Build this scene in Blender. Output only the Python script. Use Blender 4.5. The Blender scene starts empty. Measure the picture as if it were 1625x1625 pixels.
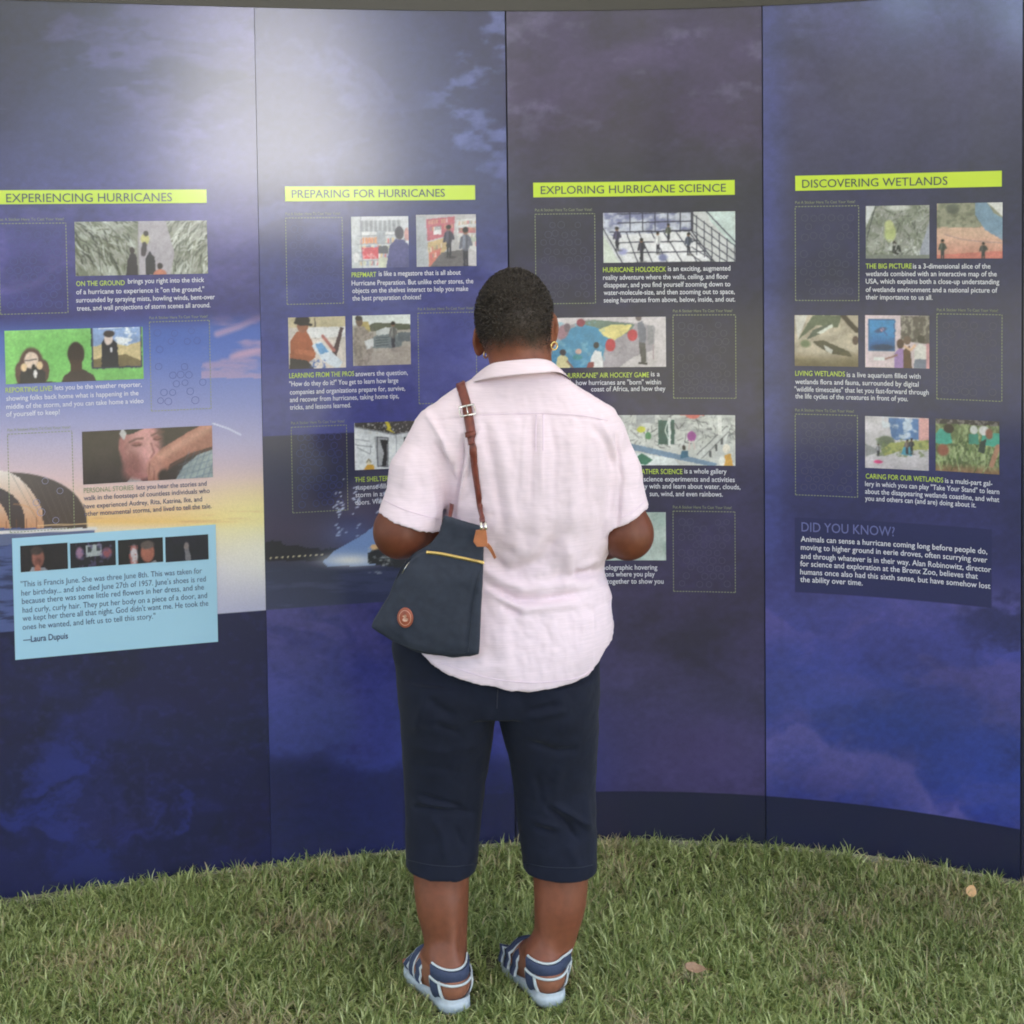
import bpy, math, random
import numpy as np
from mathutils import Vector, Matrix
from mathutils.bvhtree import BVHTree

R = math.radians
rng = np.random.default_rng(7)
scene = bpy.context.scene
COL = scene.collection

# ------------------------------------------------------------------ camera, sky, sun, exposure
F_PX, IMG, CAM_H, PITCH, ROLL, HORIZON = 2300.0, 1625.0, 1.65, R(2.5), R(-0.7), 362.0
PPX, PPY = IMG / 2, HORIZON + F_PX * math.tan(PITCH)
cp, sp, cr, sr = math.cos(PITCH), math.sin(PITCH), math.cos(ROLL), math.sin(ROLL)
_X, _U, _F = np.array((1., 0, 0)), np.array((0, sp, cp)), np.array((0, cp, -sp))
CR, CU = cr * _X + sr * _U, -sr * _X + cr * _U
EYE = np.array((0, 0, CAM_H))
cam_data = bpy.data.cameras.new('camera')
cam = bpy.data.objects.new('camera', cam_data)
COL.objects.link(cam)
cam.matrix_world = Matrix(((CR[0], CU[0], -_F[0], 0), (CR[1], CU[1], -_F[1], 0), (CR[2], CU[2], -_F[2], CAM_H), (0, 0, 0, 1)))
cam_data.sensor_fit = 'HORIZONTAL'
cam_data.sensor_width = 36
cam_data.lens = 36 * F_PX / IMG
cam_data.shift_y = -(IMG / 2 - PPY) / IMG
cam_data.clip_start, cam_data.clip_end = 0.05, 2000
scene.camera = cam

SUN_EL, SUN_AZ = R(52), R(35)          # azimuth measured from +Y towards +X
world = bpy.data.worlds.new("World")
scene.world = world
world.use_nodes = True
wn = world.node_tree.nodes
sky = wn.new('ShaderNodeTexSky')
sky.sky_type = 'NISHITA'
sky.sun_disc = False
sky.sun_elevation = SUN_EL
sky.sun_rotation = SUN_AZ
sky.air_density, sky.dust_density = 1.0, 2.5
bg = wn['Background']
bg.inputs['Strength'].default_value = 0.13
world.node_tree.links.new(sky.outputs[0], bg.inputs['Color'])
sun_data = bpy.data.lights.new('sun', 'SUN')
sun_data.energy, sun_data.angle, sun_data.color = 5.0, R(0.5), (1.0, 0.955, 0.90)
sun = bpy.data.objects.new('sun', sun_data)
COL.objects.link(sun)
sdir = Vector((math.sin(SUN_AZ) * math.cos(SUN_EL), math.cos(SUN_AZ) * math.cos(SUN_EL), math.sin(SUN_EL)))
sun.rotation_euler = sdir.to_track_quat('Z', 'Y').to_euler()
scene.view_settings.view_transform = 'Standard'
scene.view_settings.look = 'None'
scene.view_settings.gamma = 1
scene.view_settings.exposure = 2.43
scene.cycles.use_denoising = True
scene.cycles.max_bounces = 8
scene.cycles.diffuse_bounces = 4
scene.cycles.filter_width = 1.9


# ------------------------------------------------------------------ photo <-> world helpers (layout only)
def ray(px, py):
    px, py = np.asarray(px, float), np.asarray(py, float)
    x, y = (px - PPX) / F_PX, -(py - PPY) / F_PX
    return x[..., None] * CR + y[..., None] * CU + _F


def at(px, py, Y):
    d = ray(px, py)
    return EYE + d * (np.asarray(Y, float)[..., None] / d[..., 1:2])


def project(P):
    q = P - EYE
    w = q @ _F
    return PPX + F_PX * (q @ CR) / w, PPY - F_PX * (q @ CU) / w


# ------------------------------------------------------------------ mesh helpers
def lin(c):
    c = np.asarray(c, float) / 255.0
    return np.where(c <= 0.04045, c / 12.92, ((c + 0.055) / 1.055) ** 2.4)


def build(name, V, F, mats, parent=None, smooth=True, colors=None, midx=None):
    """V (n,3) world coords, F (m,k) array or list of faces -> one mesh object"""
    me = bpy.data.meshes.new(name)
    V = np.asarray(V, np.float32)
    if isinstance(F, np.ndarray):
        k = F.shape[1]
        me.vertices.add(len(V)); me.vertices.foreach_set('co', V.ravel())
        me.loops.add(F.size); me.loops.foreach_set('vertex_index', F.astype(np.int32).ravel())
        me.polygons.add(len(F))
        me.polygons.foreach_set('loop_start', np.arange(0, F.size, k, dtype=np.int32))
        me.update(calc_edges=True)
    else:
        me.from_pydata([tuple(v) for v in V.tolist()], [], F)
    me.polygons.foreach_set('use_smooth', np.full(len(me.polygons), smooth))
    for m in (mats if isinstance(mats, (list, tuple)) else [mats]):
        me.materials.append(m)
    if midx is not None:
        me.polygons.foreach_set('material_index', np.asarray(midx, np.int32))
    if colors is not None:
        a = me.color_attributes.new('paint', 'FLOAT_COLOR', 'POINT')
        c = np.ones((len(V), 4), np.float32); c[:, :3] = colors
        a.data.foreach_set('color', c.ravel())
    me.validate()
    me.update()
    o = bpy.data.objects.new(name, me)
    COL.objects.link(o)
    if parent is not None:
        o.parent = parent
        if parent.type == 'EMPTY': o.matrix_parent_inverse = Matrix.Translation(-Vector(parent.location))   # meshes hold world coordinates
    return o


def tag(o, label, cat, group=None, kind=None):
    if label: o['label'] = label
    if cat: o['category'] = cat
    if group: o['group'] = group
    if kind: o['kind'] = kind
    return o


def empty(name, loc, label, cat, group=None):
    o = bpy.data.objects.new(name, None)
    o.location = loc
    COL.objects.link(o)
    return tag(o, label, cat, group)


class MB:
    def __init__(s): s.V, s.F, s.M = [], [], []
    def add(s, V, F, m=0):
        b = len(s.V)
        s.V += [tuple(map(float, v)) for v in V]
        s.F += [tuple(i + b for i in f) for f in F]
        s.M += [m] * len(F)
    def box(s, c, size, m=0, rot=None):
        V = []
        for i in (-1, 1):
            for j in (-1, 1):
                for k in (-1, 1):
                    v = np.array((i * size[0] / 2, j * size[1] / 2, k * size[2] / 2))
                    if rot is not None: v = np.asarray(rot) @ v
                    V.append(np.asarray(c) + v)
        s.add(V, [(0, 1, 3, 2), (4, 6, 7, 5), (0, 4, 5, 1), (2, 3, 7, 6), (0, 2, 6, 4), (1, 5, 7, 3)], m)
    def tube(s, pts, r, n=8, m=0, closed=False):
        pts = [np.asarray(p, float) for p in pts]
        N = len(pts)
        rs = r if hasattr(r, '__len__') else [r] * N
        V, F = [], []
        ref = None
        for i, p in enumerate(pts):
            a = pts[(i - 1) % N] if (closed or i > 0) else p
            b = pts[(i + 1) % N] if (closed or i < N - 1) else p
            t = (b - a) / max(np.linalg.norm(b - a), 1e-9)
            if ref is None:
                ref = np.array((0, 0, 1.)) if abs(t[2]) < .9 else np.array((1., 0, 0))
            u = ref - t * (ref @ t); u /= np.linalg.norm(u); ref = u
            w = np.cross(t, u)
            for k in range(n):
                an = 2 * math.pi * k / n
                V.append(p + rs[i] * (math.cos(an) * u + math.sin(an) * w))
        L = N if closed else N - 1
        for i in range(L):
            for k in range(n):
                a, b = i * n + k, i * n + (k + 1) % n
                c, d = ((i + 1) % N) * n + (k + 1) % n, ((i + 1) % N) * n + k
                F.append((a, b, c, d))
        if not closed:
            F.append(tuple(range(n))[::-1]); F.append(tuple((N - 1) * n + k for k in range(n)))
        s.add(V, F, m)
    def ribbon(s, pts, wdir, nrm, width, thick, m=0, closed=False):
        """flat band: pts centre line, wdir/nrm arrays of unit vectors, width/thick scalars or arrays"""
        N = len(pts); V, F = [], []
        width = width if hasattr(width, '__len__') else [width] * N
        for i in range(N):
            p, w, n = np.asarray(pts[i]), np.asarray(wdir[i]) * width[i] / 2, np.asarray(nrm[i]) * thick / 2
            V += [p - w - n, p - w * .86 + n, p + w * .86 + n, p + w - n]
        for i in range(N if closed else N - 1):
            j = (i + 1) % N
            for k in range(4):
                F.append((i * 4 + k, i * 4 + (k + 1) % 4, j * 4 + (k + 1) % 4, j * 4 + k))
        if not closed:
            F.append((0, 1, 2, 3)); F.append(tuple((N - 1) * 4 + k for k in (3, 2, 1, 0)))
        s.add(V, F, m)
    def make(s, name, mats, parent=None, smooth=False):
        return build(name, np.array(s.V), s.F, mats, parent, smooth, midx=s.M)


def spline(pts, n=8, closed=False):
    P = [np.asarray(p, float) for p in pts]
    N = len(P); out = []
    for i in range(N if closed else N - 1):
        p0 = P[(i - 1) % N] if (closed or i > 0) else 2 * P[0] - P[1]
        p1, p2 = P[i], P[(i + 1) % N]
        p3 = P[(i + 2) % N] if (closed or i < N - 2) else 2 * P[-1] - P[-2]
        for k in range(n):
            t = k / n
            out.append(.5 * (2 * p1 + (p2 - p0) * t + (2 * p0 - 5 * p1 + 4 * p2 - p3) * t * t + (3 * p1 - p0 - 3 * p2 + p3) * t ** 3))
    if not closed: out.append(P[-1])
    return np.array(out)


# ------------------------------------------------------------------ noise
_T = rng.random((256, 256)).astype(np.float32)
def vnoise(x, y, seed=0):
    x = np.asarray(x, float) + seed * 37.7; y = np.asarray(y, float) + seed * 91.3
    xi, yi = np.floor(x).astype(int), np.floor(y).astype(int)
    fx, fy = x - xi, y - yi
    fx, fy = fx * fx * (3 - 2 * fx), fy * fy * (3 - 2 * fy)
    g = lambda a, b: _T[a & 255, b & 255]
    return (g(xi, yi) * (1 - fx) + g(xi + 1, yi) * fx) * (1 - fy) + (g(xi, yi + 1) * (1 - fx) + g(xi + 1, yi + 1) * fx) * fy


def fbm(x, y, seed=0, octv=5):
    s, a, t = 0, .5, 0
    for i in range(octv):
        s = s + a * vnoise(x * 2 ** i, y * 2 ** i, seed + i * 3.1); t += a; a *= .55
    return s / t


def sst(a, b, x):
    t = np.clip((x - a) / (b - a), 0, 1)
    return t * t * (3 - 2 * t)


# ------------------------------------------------------------------ materials
def mat(name, color=(.5, .5, .5), rough=.5, spec=.5, metal=0, attr=False, coat=0, coat_rough=.1, coat_ior=1.5, noise=None, bump=None, sub=0, sheen=0):
    """noise=(scale xyz, amount, detail) colour mottling; bump=(scale xyz, strength, distance)"""
    m = bpy.data.materials.new(name); m.use_nodes = True
    nt = m.node_tree; N = nt.nodes; L = nt.links
    b = N['Principled BSDF']
    b.inputs['Base Color'].default_value = (*color, 1)
    b.inputs['Roughness'].default_value = rough
    b.inputs['Specular IOR Level'].default_value = spec
    b.inputs['Metallic'].default_value = metal
    b.inputs['Coat Weight'].default_value = coat
    b.inputs['Coat Roughness'].default_value = coat_rough
    b.inputs['Coat IOR'].default_value = coat_ior
    if sheen: b.inputs['Sheen Weight'].default_value = sheen
    if sub:
        b.inputs['Subsurface Weight'].default_value = sub
        b.inputs['Subsurface Radius'].default_value = (.012, .005, .003)
        b.inputs['Subsurface Scale'].default_value = .5
    src = None
    if attr:
        a = N.new('ShaderNodeAttribute'); a.attribute_name = 'paint'; src = a.outputs['Color']
    tc = N.new('ShaderNodeTexCoord')
    def nz(scale, detail=4):
        mp = N.new('ShaderNodeMapping'); mp.inputs['Scale'].default_value = scale
        L.new(tc.outputs['Object'], mp.inputs['Vector'])
        n = N.new('ShaderNodeTexNoise'); n.inputs['Scale'].default_value = 1; n.inputs['Detail'].default_value = detail
        L.new(mp.outputs[0], n.inputs['Vector'])
        return n.outputs['Fac']
    if noise:
        f = nz(noise[0], noise[2] if len(noise) > 2 else 4)
        mr = N.new('ShaderNodeMapRange')
        mr.inputs['From Min'].default_value, mr.inputs['From Max'].default_value = .3, .7
        mr.inputs['To Min'].default_value, mr.inputs['To Max'].default_value = 1 - noise[1], 1 + noise[1]
        L.new(f, mr.inputs['Value'])
        vm = N.new('ShaderNodeVectorMath'); vm.operation = 'SCALE'
        if src is not None: L.new(src, vm.inputs[0])
        else: vm.inputs[0].default_value = color
        L.new(mr.outputs[0], vm.inputs['Scale'])
        src = vm.outputs[0]
    if src is not None: L.new(src, b.inputs['Base Color'])
    if bump:
        bn = N.new('ShaderNodeBump'); bn.inputs['Strength'].default_value = bump[1]; bn.inputs['Distance'].default_value = bump[2]
        L.new(nz(bump[0], 5), bn.inputs['Height']); L.new(bn.outputs[0], b.inputs['Normal'])
    return m


GLOSS = dict(rough=.45, spec=.35, coat=1.0, coat_rough=.11, coat_ior=1.8)
M_print = mat('printed_laminate', attr=True, noise=((260, 260, 260), .05, 2), bump=((3, 3, 1.2), .10, .02), **GLOSS)
M_photo = mat('printed_photo', attr=True, noise=((300, 300, 300), .05, 2), **GLOSS)
def ink(name, c): return mat(name, tuple(lin(c)), **GLOSS)
M_lime = ink('lime_ink', (200, 226, 58))
M_grey_ink = ink('slate_ink', (70, 84, 78))
M_white_ink = ink('white_ink', (226, 226, 240))
M_lime_text = ink('lime_text_ink', (190, 214, 84))
M_dark_text = ink('dark_blue_text_ink', (66, 72, 112))
M_lilac_text = ink('lilac_text_ink', (104, 108, 168))
M_pale_lime = ink('pale_lime_ink', (142, 150, 118))
M_card = ink('pale_blue_card', (168, 212, 236))
M_quote = ink('slate_blue_ink', (92, 106, 136))
M_navy_ink = ink('navy_ink', (34, 37, 86))
M_ring = ink('ring_ink', (82, 80, 108))
M_ring_blue = ink('ring_blue_ink', (74, 84, 150))
M_ring_pale = ink('ring_pale_ink', (150, 148, 184))
M_rail = mat('grey_rail', (.055, .052, .050), rough=.5)
M_frame = mat('black_frame', (.03, .03, .055), rough=.8)
M_edge = mat('panel_edge', (.03, .03, .045), rough=.7)

# ------------------------------------------------------------------ display wall: plan curve, arc length s, height z
WC = (-0.04893, -0.17834, 0.08459, 3.80245)
_xs = np.linspace(-1.42, 1.46, 1441)
_ys = np.polyval(WC, _xs)
def _arc(x, y, a, k, sgn, L=.9, n=300):
    px, py = [], []
    h = L / n
    for _ in range(n):
        a += sgn * k * h
        x += sgn * h * math.cos(a); y += sgn * h * math.sin(a)
        px.append(x); py.append(y)
    return px, py
_d = np.polyder(WC)
a0, a1 = math.atan(np.polyval(_d, _xs[0])), math.atan(np.polyval(_d, _xs[-1]))
lx, ly = _arc(_xs[0], _ys[0], a0, -.25, -1)
rx, ry = _arc(_xs[-1], _ys[-1], a1, -.30, 1)
WX = np.r_[lx[::-1], _xs, rx]; WY = np.r_[ly[::-1], _ys, ry]
WS = np.r_[0, np.cumsum(np.hypot(np.diff(WX), np.diff(WY)))]
WS -= np.interp(0, WX, WS)
_tx, _ty = np.gradient(WX, WS), np.gradient(WY, WS)
k_ = np.hypot(_tx, _ty); NX, NY = _ty / k_, -_tx / k_       # normal towards the viewer


def wpos(s, z, off=0.0):
    s = np.asarray(s, float)
    x, y = np.interp(s, WS, WX), np.interp(s, WS, WY)
    return np.stack([x + off * np.interp(s, WS, NX), y + off * np.interp(s, WS, NY), np.asarray(z, float) + 0 * s], -1)


def wall_sz(px, py):
    d = ray(px, py).reshape(-1, 3)
    r = d[:, 0] / d[:, 1]
    q = WX / WY
    out = []
    for ri, di in zip(r, d):
        i = np.argmin(np.abs(q[200:-200] - ri)) + 200
        j = i + 1 if (q[i] < ri) else i - 1
        t = (ri - q[i]) / (q[j] - q[i])
        s, y = WS[i] + t * (WS[j] - WS[i]), WY[i] + t * (WY[j] - WY[i])
        out.append((s, CAM_H + di[2] * y / di[1]))
    return np.array(out)


def sz(px, py):
    return wall_sz([px], [py])[0]


# ------------------------------------------------------------------ painter: sRGB colours on a grid of print points
class Paint:
    def __init__(s, X, Y, base):
        s.X, s.Y = X, Y
        s.C = np.tile(np.asarray(base, float), (X.size, 1))
    def mix(s, a, col):
        a = np.asarray(a, float)[:, None] if np.ndim(a) else a
        s.C = s.C * (1 - a) + np.asarray(col, float) * a
    def grad(s, ys, cols):
        for k in range(3): s.C[:, k] = np.interp(s.Y, ys, [c[k] for c in cols])
    def ell(s, cx, cy, rx, ry, col, soft=.15, ang=0, a=1):
        c, q = math.cos(R(ang)), math.sin(R(ang))
        x, y = s.X - cx, s.Y - cy
        r = np.hypot((c * x + q * y) / rx, (-q * x + c * y) / ry)
        s.mix(a * np.clip((1 + soft / 2 - r) / soft, 0, 1), col)
    def poly(s, pts, col, a=1):
        x, y, ins = s.X, s.Y, np.zeros(s.X.size, bool)
        n = len(pts)
        for i in range(n):
            (x0, y0), (x1, y1) = pts[i], pts[(i + 1) % n]
            if y0 == y1: continue
            ins ^= ((y0 > y) != (y1 > y)) & (x < (x1 - x0) * (y - y0) / (y1 - y0) + x0)
        s.mix(a * ins, col)
    def line(s, pts, w, col, a=1, soft=.8):
        d = np.full(s.X.size, 1e9)
        for (x0, y0), (x1, y1) in zip(pts[:-1], pts[1:]):
            dx, dy = x1 - x0, y1 - y0
            t = np.clip(((s.X - x0) * dx + (s.Y - y0) * dy) / (dx * dx + dy * dy + 1e-9), 0, 1)
            d = np.minimum(d, np.hypot(s.X - x0 - t * dx, s.Y - y0 - t * dy))
        s.mix(a * np.clip((w / 2 - d) / soft + .5, 0, 1), col)
    def strokes(s, n, box, ln, ang, w, cols, seed, a=.8, curve=.3):
        r = np.random.default_rng(seed); inb = (s.X > box[0]) & (s.X < box[2]) & (s.Y > box[1]) & (s.Y < box[3])
        for _ in range(n):
            x, y, L = r.uniform(box[0], box[2]), r.uniform(box[1], box[3]), r.uniform(*ln)
            t = R(ang(x, y) if callable(ang) else r.uniform(*ang)) + r.normal(0, .25); t2 = t + r.normal(0, curve)
            c = cols[r.integers(len(cols))]; p1 = (x + L * .5 * math.cos(t), y - L * .5 * math.sin(t)); p2 = (p1[0] + L * .5 * math.cos(t2), p1[1] - L * .5 * math.sin(t2))
            keep = s.C.copy(); near = inb & (np.abs(s.X - x) < L + 3) & (np.abs(s.Y - y) < L + 3)
            s.line([(x, y), p1, p2], r.uniform(*w), c, a, 1.0); s.C[~near] = keep[~near]
    def rect(s, x0, y0, x1, y1, col, a=1): s.poly([(x0, y0), (x1, y0), (x1, y1), (x0, y1)], col, a)
    def mask(s, pts):
        x, y, ins = s.X, s.Y, np.zeros(s.X.size, bool)
        n = len(pts)
        for i in range(n):
            (x0, y0), (x1, y1) = pts[i], pts[(i + 1) % n]
            if y0 == y1: continue
            ins ^= ((y0 > y) != (y1 > y)) & (x < (x1 - x0) * (y - y0) / (y1 - y0) + x0)
        return ins
    def speck(s, sx, sy, seed, lo, hi, col, a=1, box=None):
        n = fbm(s.X / sx, s.Y / sy, seed, 3)
        m = sst(lo, hi, n) * a
        if box: m = m * ((s.X > box[0]) & (s.X < box[2]) & (s.Y > box[1]) & (s.Y < box[3]))
        s.mix(m, col)
    def mul(s, sx, sy, seed, amt):
        s.C = s.C * (1 + amt * (fbm(s.X / sx, s.Y / sy, seed, 4) - .5) * 2)[:, None]
    def linear(s): return lin(np.clip(s.C, 0, 255))


def wall_grid(s0, s1, z0, z1, step, off):
    ns, nz = max(2, int(round((s1 - s0) / step)) + 1), max(2, int(round((z1 - z0) / step)) + 1)
    S, Zg = np.meshgrid(np.linspace(s0, s1, ns), np.linspace(z0, z1, nz))
    V = wpos(S.ravel(), Zg.ravel(), off)
    i = np.arange(ns * nz).reshape(nz, ns)
    F = np.stack([i[:-1, :-1], i[:-1, 1:], i[1:, 1:], i[1:, :-1]], -1).reshape(-1, 4)
    return V, F, S.ravel(), Zg.ravel()
# ------------------------------------------------------------------ the printed display wall
WALL = empty('display_wall', (float(wpos(0, 0)[0]), float(wpos(0, 0)[1]), 0.0),
             'tall curved exhibition wall of glossy dark blue printed panels about hurricanes', 'display wall')
SEAM = [sz(-38, 600)[0], sz(415, 600)[0], sz(808, 500)[0], sz(1212, 600)[0], sz(1622, 600)[0]]
GAP = [0, .0012, .004, .003, .0025]
Z0, Z1 = 0.012, 2.215
MID = [190, 610, 1010, 1420]


def finish_panel(s0, s1, paint, name='panel', step=.0036, label=None):
    V, F, S, Zg = wall_grid(s0, s1, Z0, Z1, step, 0)
    X, Y = project(V)
    C = paint(X, Y, S, Zg)
    n = len(V)
    # rim: 6 mm of edge all round so that the sheet has thickness
    ns = len(np.unique(S.round(6))); nz = n // ns
    i = np.arange(n).reshape(nz, ns)
    loop = np.r_[i[0, :], i[1:, -1], i[-1, -2::-1], i[-2:0:-1, 0]]
    B = V[loop] - np.stack([np.interp(S[loop], WS, NX), np.interp(S[loop], WS, NY), 0 * S[loop]], -1) * .006
    m = len(loop)
    k = np.arange(m); k2 = (k + 1) % m
    Fr = np.stack([n + m + k2, n + m + k, n + k, n + k2], -1)
    o = build(name, np.r_[V, B, V[loop]], np.r_[F, Fr], [M_print, M_edge], WALL, True,
              colors=np.r_[C, np.tile((.12, .12, .12), (2 * m, 1))], midx=np.r_[np.zeros(len(F), int), np.ones(m, int)])
    if label: o['label'] = label
    return o


def wisps(X, Y, sx, sy, seed):
    """swirling cloud field 0..1: noise bent by noise"""
    a = fbm(X / sx, Y / sy, seed, 5) - .5; c = fbm(X / sx + 7.3, Y / sy + 2.1, seed + 4, 5) - .5
    n = fbm(X / sx + 2.2 * a, Y / sy + 2.2 * c, seed + 8, 7)
    return np.clip((n - .5) * 1.7 + .5, 0, 1)


def storm(p, X, Y, seed, amt=.16):
    n = wisps(X, Y, 190, 110, seed)
    p.C *= (1 + amt * 2 * (n - .5))[:, None]
    p.C *= (1 + .10 * 2 * (fbm(X / 9, Y / 7, seed + 2, 4) - .5))[:, None]


def paint1(X, Y, S, Z):
    p = Paint(X, Y, (40, 40, 90))
    p.grad([0, 150, 300, 400, 500], [(46, 48, 84), (46, 46, 92), (64, 62, 124), (72, 68, 138), (58, 56, 128)])
    p.mix(sst(.45, .85, wisps(X, Y, 210, 80, 3)) * .55, (98, 92, 160))
    storm(p, X, Y, 2, .14)
    # printed sunset photograph across the middle of the panel
    q = Paint(X, Y, (80, 100, 180))
    q.grad([490, 560, 640, 700, 760, 800, 828, 840, 900, 1000],
           [(66, 92, 172), (88, 112, 190), (130, 138, 198), (176, 168, 204), (222, 192, 198), (240, 204, 178), (240, 194, 122), (234, 216, 190), (220, 214, 226), (180, 180, 216)])
    q.mix(np.exp(-((X - 430) / 130) ** 2 - ((Y - 822) / 50) ** 2) * .85, (255, 242, 160))
    q.mix(sst(.5, .8, fbm(X / 70, Y / 5, 15, 4)) * np.exp(-((Y - 818) / 12) ** 2) * .6, (206, 140, 110))
    q.mix(np.exp(-((X - 430) / 90) ** 2 - ((Y - 880) / 50) ** 2) * .7, (255, 250, 238))
    q.mix(sst(.5, .75, fbm(X / 60, Y / 18, 9, 4)) * .5 * ((Y < 600) & (X > 320)), (206, 158, 178))
    q.line([(345, 530), (380, 518), (424, 496)], 10, (206, 160, 182), .6, 6)
    q.line([(368, 566), (424, 552)], 8, (204, 160, 184), .6, 6)
    q.mix(((Y > 836) & (X < 150)) * sst(150, 40, X) * .95, (70, 84, 140))
    q.speck(60, 7, 12, .5, .7, (30, 36, 70), .7, (-60, 850, 60, 1010))
    q.poly([(-40, 840), (150, 840), (152, 850), (-40, 870)], (96, 104, 140))
    q.line([(-40, 847), (152, 839)], 5, (226, 220, 220))
    glow = lin_mix = lambda y0, y1, a, c: np.array(a)[None, :] * (1 - np.clip((Y - y0) / (y1 - y0), 0, 1))[:, None] + np.array(c)[None, :] * np.clip((Y - y0) / (y1 - y0), 0, 1)[:, None]
    def lit(pts, y0, y1, a, c, amt=1):
        m_ = q.mask(pts); g_ = glow(y0, y1, a, c); q.C[m_] = q.C[m_] * (1 - amt) + g_[m_] * amt
    arcp = lambda x0, y0, x1, y1, b_=.55: [(x0 + (x1 - x0) * math.sin(t), y1 + (y0 - y1) * math.cos(t) ** b_) for t in np.linspace(0, math.pi / 2, 14)]
    lit([(-60, 838), (-60, 744)] + arcp(-30, 744, 72, 838), 744, 836, (236, 226, 224), (206, 150, 112))
    lit(arcp(16, 750, 138, 838, .8) + [(70, 838)] + [(66, 806), (48, 776), (30, 758)], 750, 838, (92, 82, 84), (80, 64, 58))
    for k in range(7):
        f_ = k / 7; q.line([(18 + 14 * k, 752 + 3 * k + 22 * f_ ** 2), (66 + 9 * k, 838)], 1.1, (112, 100, 96), .45, 1.2)
    q.line(arcp(16, 750, 138, 838, .8), 1.6, (110, 96, 96), .7, 1)
    lit(arcp(-40, 768, 40, 838, .7) + [(18, 838), (6, 806), (-10, 786), (-40, 776)], 768, 838, (84, 76, 84), (74, 58, 56))
    lit([(-60, 838), (-60, 790)] + arcp(-50, 790, 14, 838, .7), 790, 838, (216, 190, 176), (200, 142, 104))
    q.line(arcp(22, 800, 62, 838, .7), 2, (214, 150, 100), .5, 2)
    for k in range(9): q.line([(2 + 8 * k, 838), (2 + 8 * k, 828 - (k * 37 % 9))], 1, (120, 76, 60), .6, .8)
    q.line([(60, 834), (150, 831)], 2, (240, 200, 150), .8)
    q.line([(338, 672), (362, 680), (382, 690)], 2.5, (220, 222, 240), .8)
    z0, z1 = sz(424, 968)[1], sz(395, 494)[1]
    edge = (Z > z0) & (Z < z1)
    soft = sst(z1 + .01, z1 - .05, Z) * (Z > z0)
    p.mix(soft, q.C)
    d = Paint(X, Y, (21, 22, 72))
    n = fbm(X / 190, Y / 110, 21, 6)
    d.mix(sst(.40, .85, wisps(X, Y, 200, 120, 21)) * .55, (34, 40, 112))
    d.mix(sst(.50, .9, wisps(X, Y, 80, 60, 22)) * .6 * sst(1080, 1220, Y), (40, 54, 144))
    d.mix(sst(.55, .9, wisps(X, Y, 150, 90, 23)) * .5, (17, 18, 50))
    d.mix(sst(.52, .8, fbm(X / 11, Y / 9, 24, 4)) * .25, (48, 54, 120))
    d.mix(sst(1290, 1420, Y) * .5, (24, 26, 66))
    p.mix(Z <= z0, d.C)
    return p.linear()


def paint2(X, Y, S, Z):
    p = Paint(X, Y, (50, 50, 110))
    p.grad([0, 160, 300, 420, 560, 690], [(42, 42, 94), (46, 46, 96), (50, 52, 98), (56, 60, 122), (62, 66, 136), (66, 70, 144)])
    p.mix(sst(.5, .72, fbm(X / 60, Y / 34, 31, 6)) * .65 * sst(640, 730, X) * sst(330, 200, Y), (108, 120, 190))
    p.mix(sst(.45, .85, wisps(X, Y, 170, 120, 32)) * .5, (92, 96, 160))
    storm(p, X, Y, 38, .10)
    z0, z1 = sz(427, 968)[1], sz(430, 692)[1]
    q = Paint(X, Y, (52, 52, 82))
    q.grad([680, 760, 840, 880, 905, 968], [(50, 50, 84), (58, 58, 86), (70, 60, 88), (62, 56, 80), (56, 60, 88), (62, 66, 100)])
    n = fbm(X / 12, Y / 8, 33, 4)
    q.mix((Y > 872 - 14 * n - 6 * np.sin(X / 30)) & (Y < 890), (36, 34, 46))
    r2 = np.random.default_rng(4)
    for x in range(430, 512, 9): q.ell(x, 886 - (x - 430) * .07, 1.6, 1.4, (222, 206, 170), .6)
    for k in range(90):
        cx = r2.choice([538, 566, 606, 650]) + r2.normal(0, 4)
        q.ell(cx, r2.uniform(760, 856), r2.uniform(.8, 3.4), 1.2, (200, 208, 236), .8, -25)
    q.mix(np.exp(-((X - 560) / 50) ** 2 - ((Y - 850) / 30) ** 2) * .5, (120, 140, 200))
    q.poly([(512, 892), (530, 874), (556, 860), (580, 846), (604, 824), (640, 812), (640, 896), (520, 899)], (134, 160, 214))
    q.mix(np.exp(-((X - 555) / 45) ** 2 - ((Y - 889) / 10) ** 2), (246, 244, 248))
    q.poly([(584, 878), (600, 866), (660, 856), (760, 860), (800, 900), (700, 912), (584, 894)], (62, 62, 66))
    q.line([(592, 868), (606, 866)], 8, (236, 190, 140))
    q.speck(10, 6, 35, .55, .75, (200, 206, 210), .7, (584, 868, 780, 910))
    q.mix(sst(.5, .75, fbm(X / 70, Y / 12, 36, 4)) * .3 * (Y > 905), (100, 106, 150))
    p.mix((Z < z1) & (Z > z0), q.C)
    d = Paint(X, Y, (74, 70, 138))
    d.grad([950, 1010, 1120, 1200, 1260, 1360], [(80, 76, 138), (80, 76, 144), (64, 70, 146), (58, 65, 140), (54, 62, 136), (50, 58, 130)])
    d.mix(sst(.40, .8, wisps(X, Y, 130, 80, 37)) * .55, (44, 48, 118))
    sh_ = 1205 + 60 * (fbm(X / 60, Y / 80, 40, 5) - .5)
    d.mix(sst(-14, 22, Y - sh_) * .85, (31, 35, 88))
    storm(d, X, Y, 39, .12)
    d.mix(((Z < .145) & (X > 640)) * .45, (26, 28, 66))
    p.mix(Z <= z0, d.C)
    return p.linear()


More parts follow.
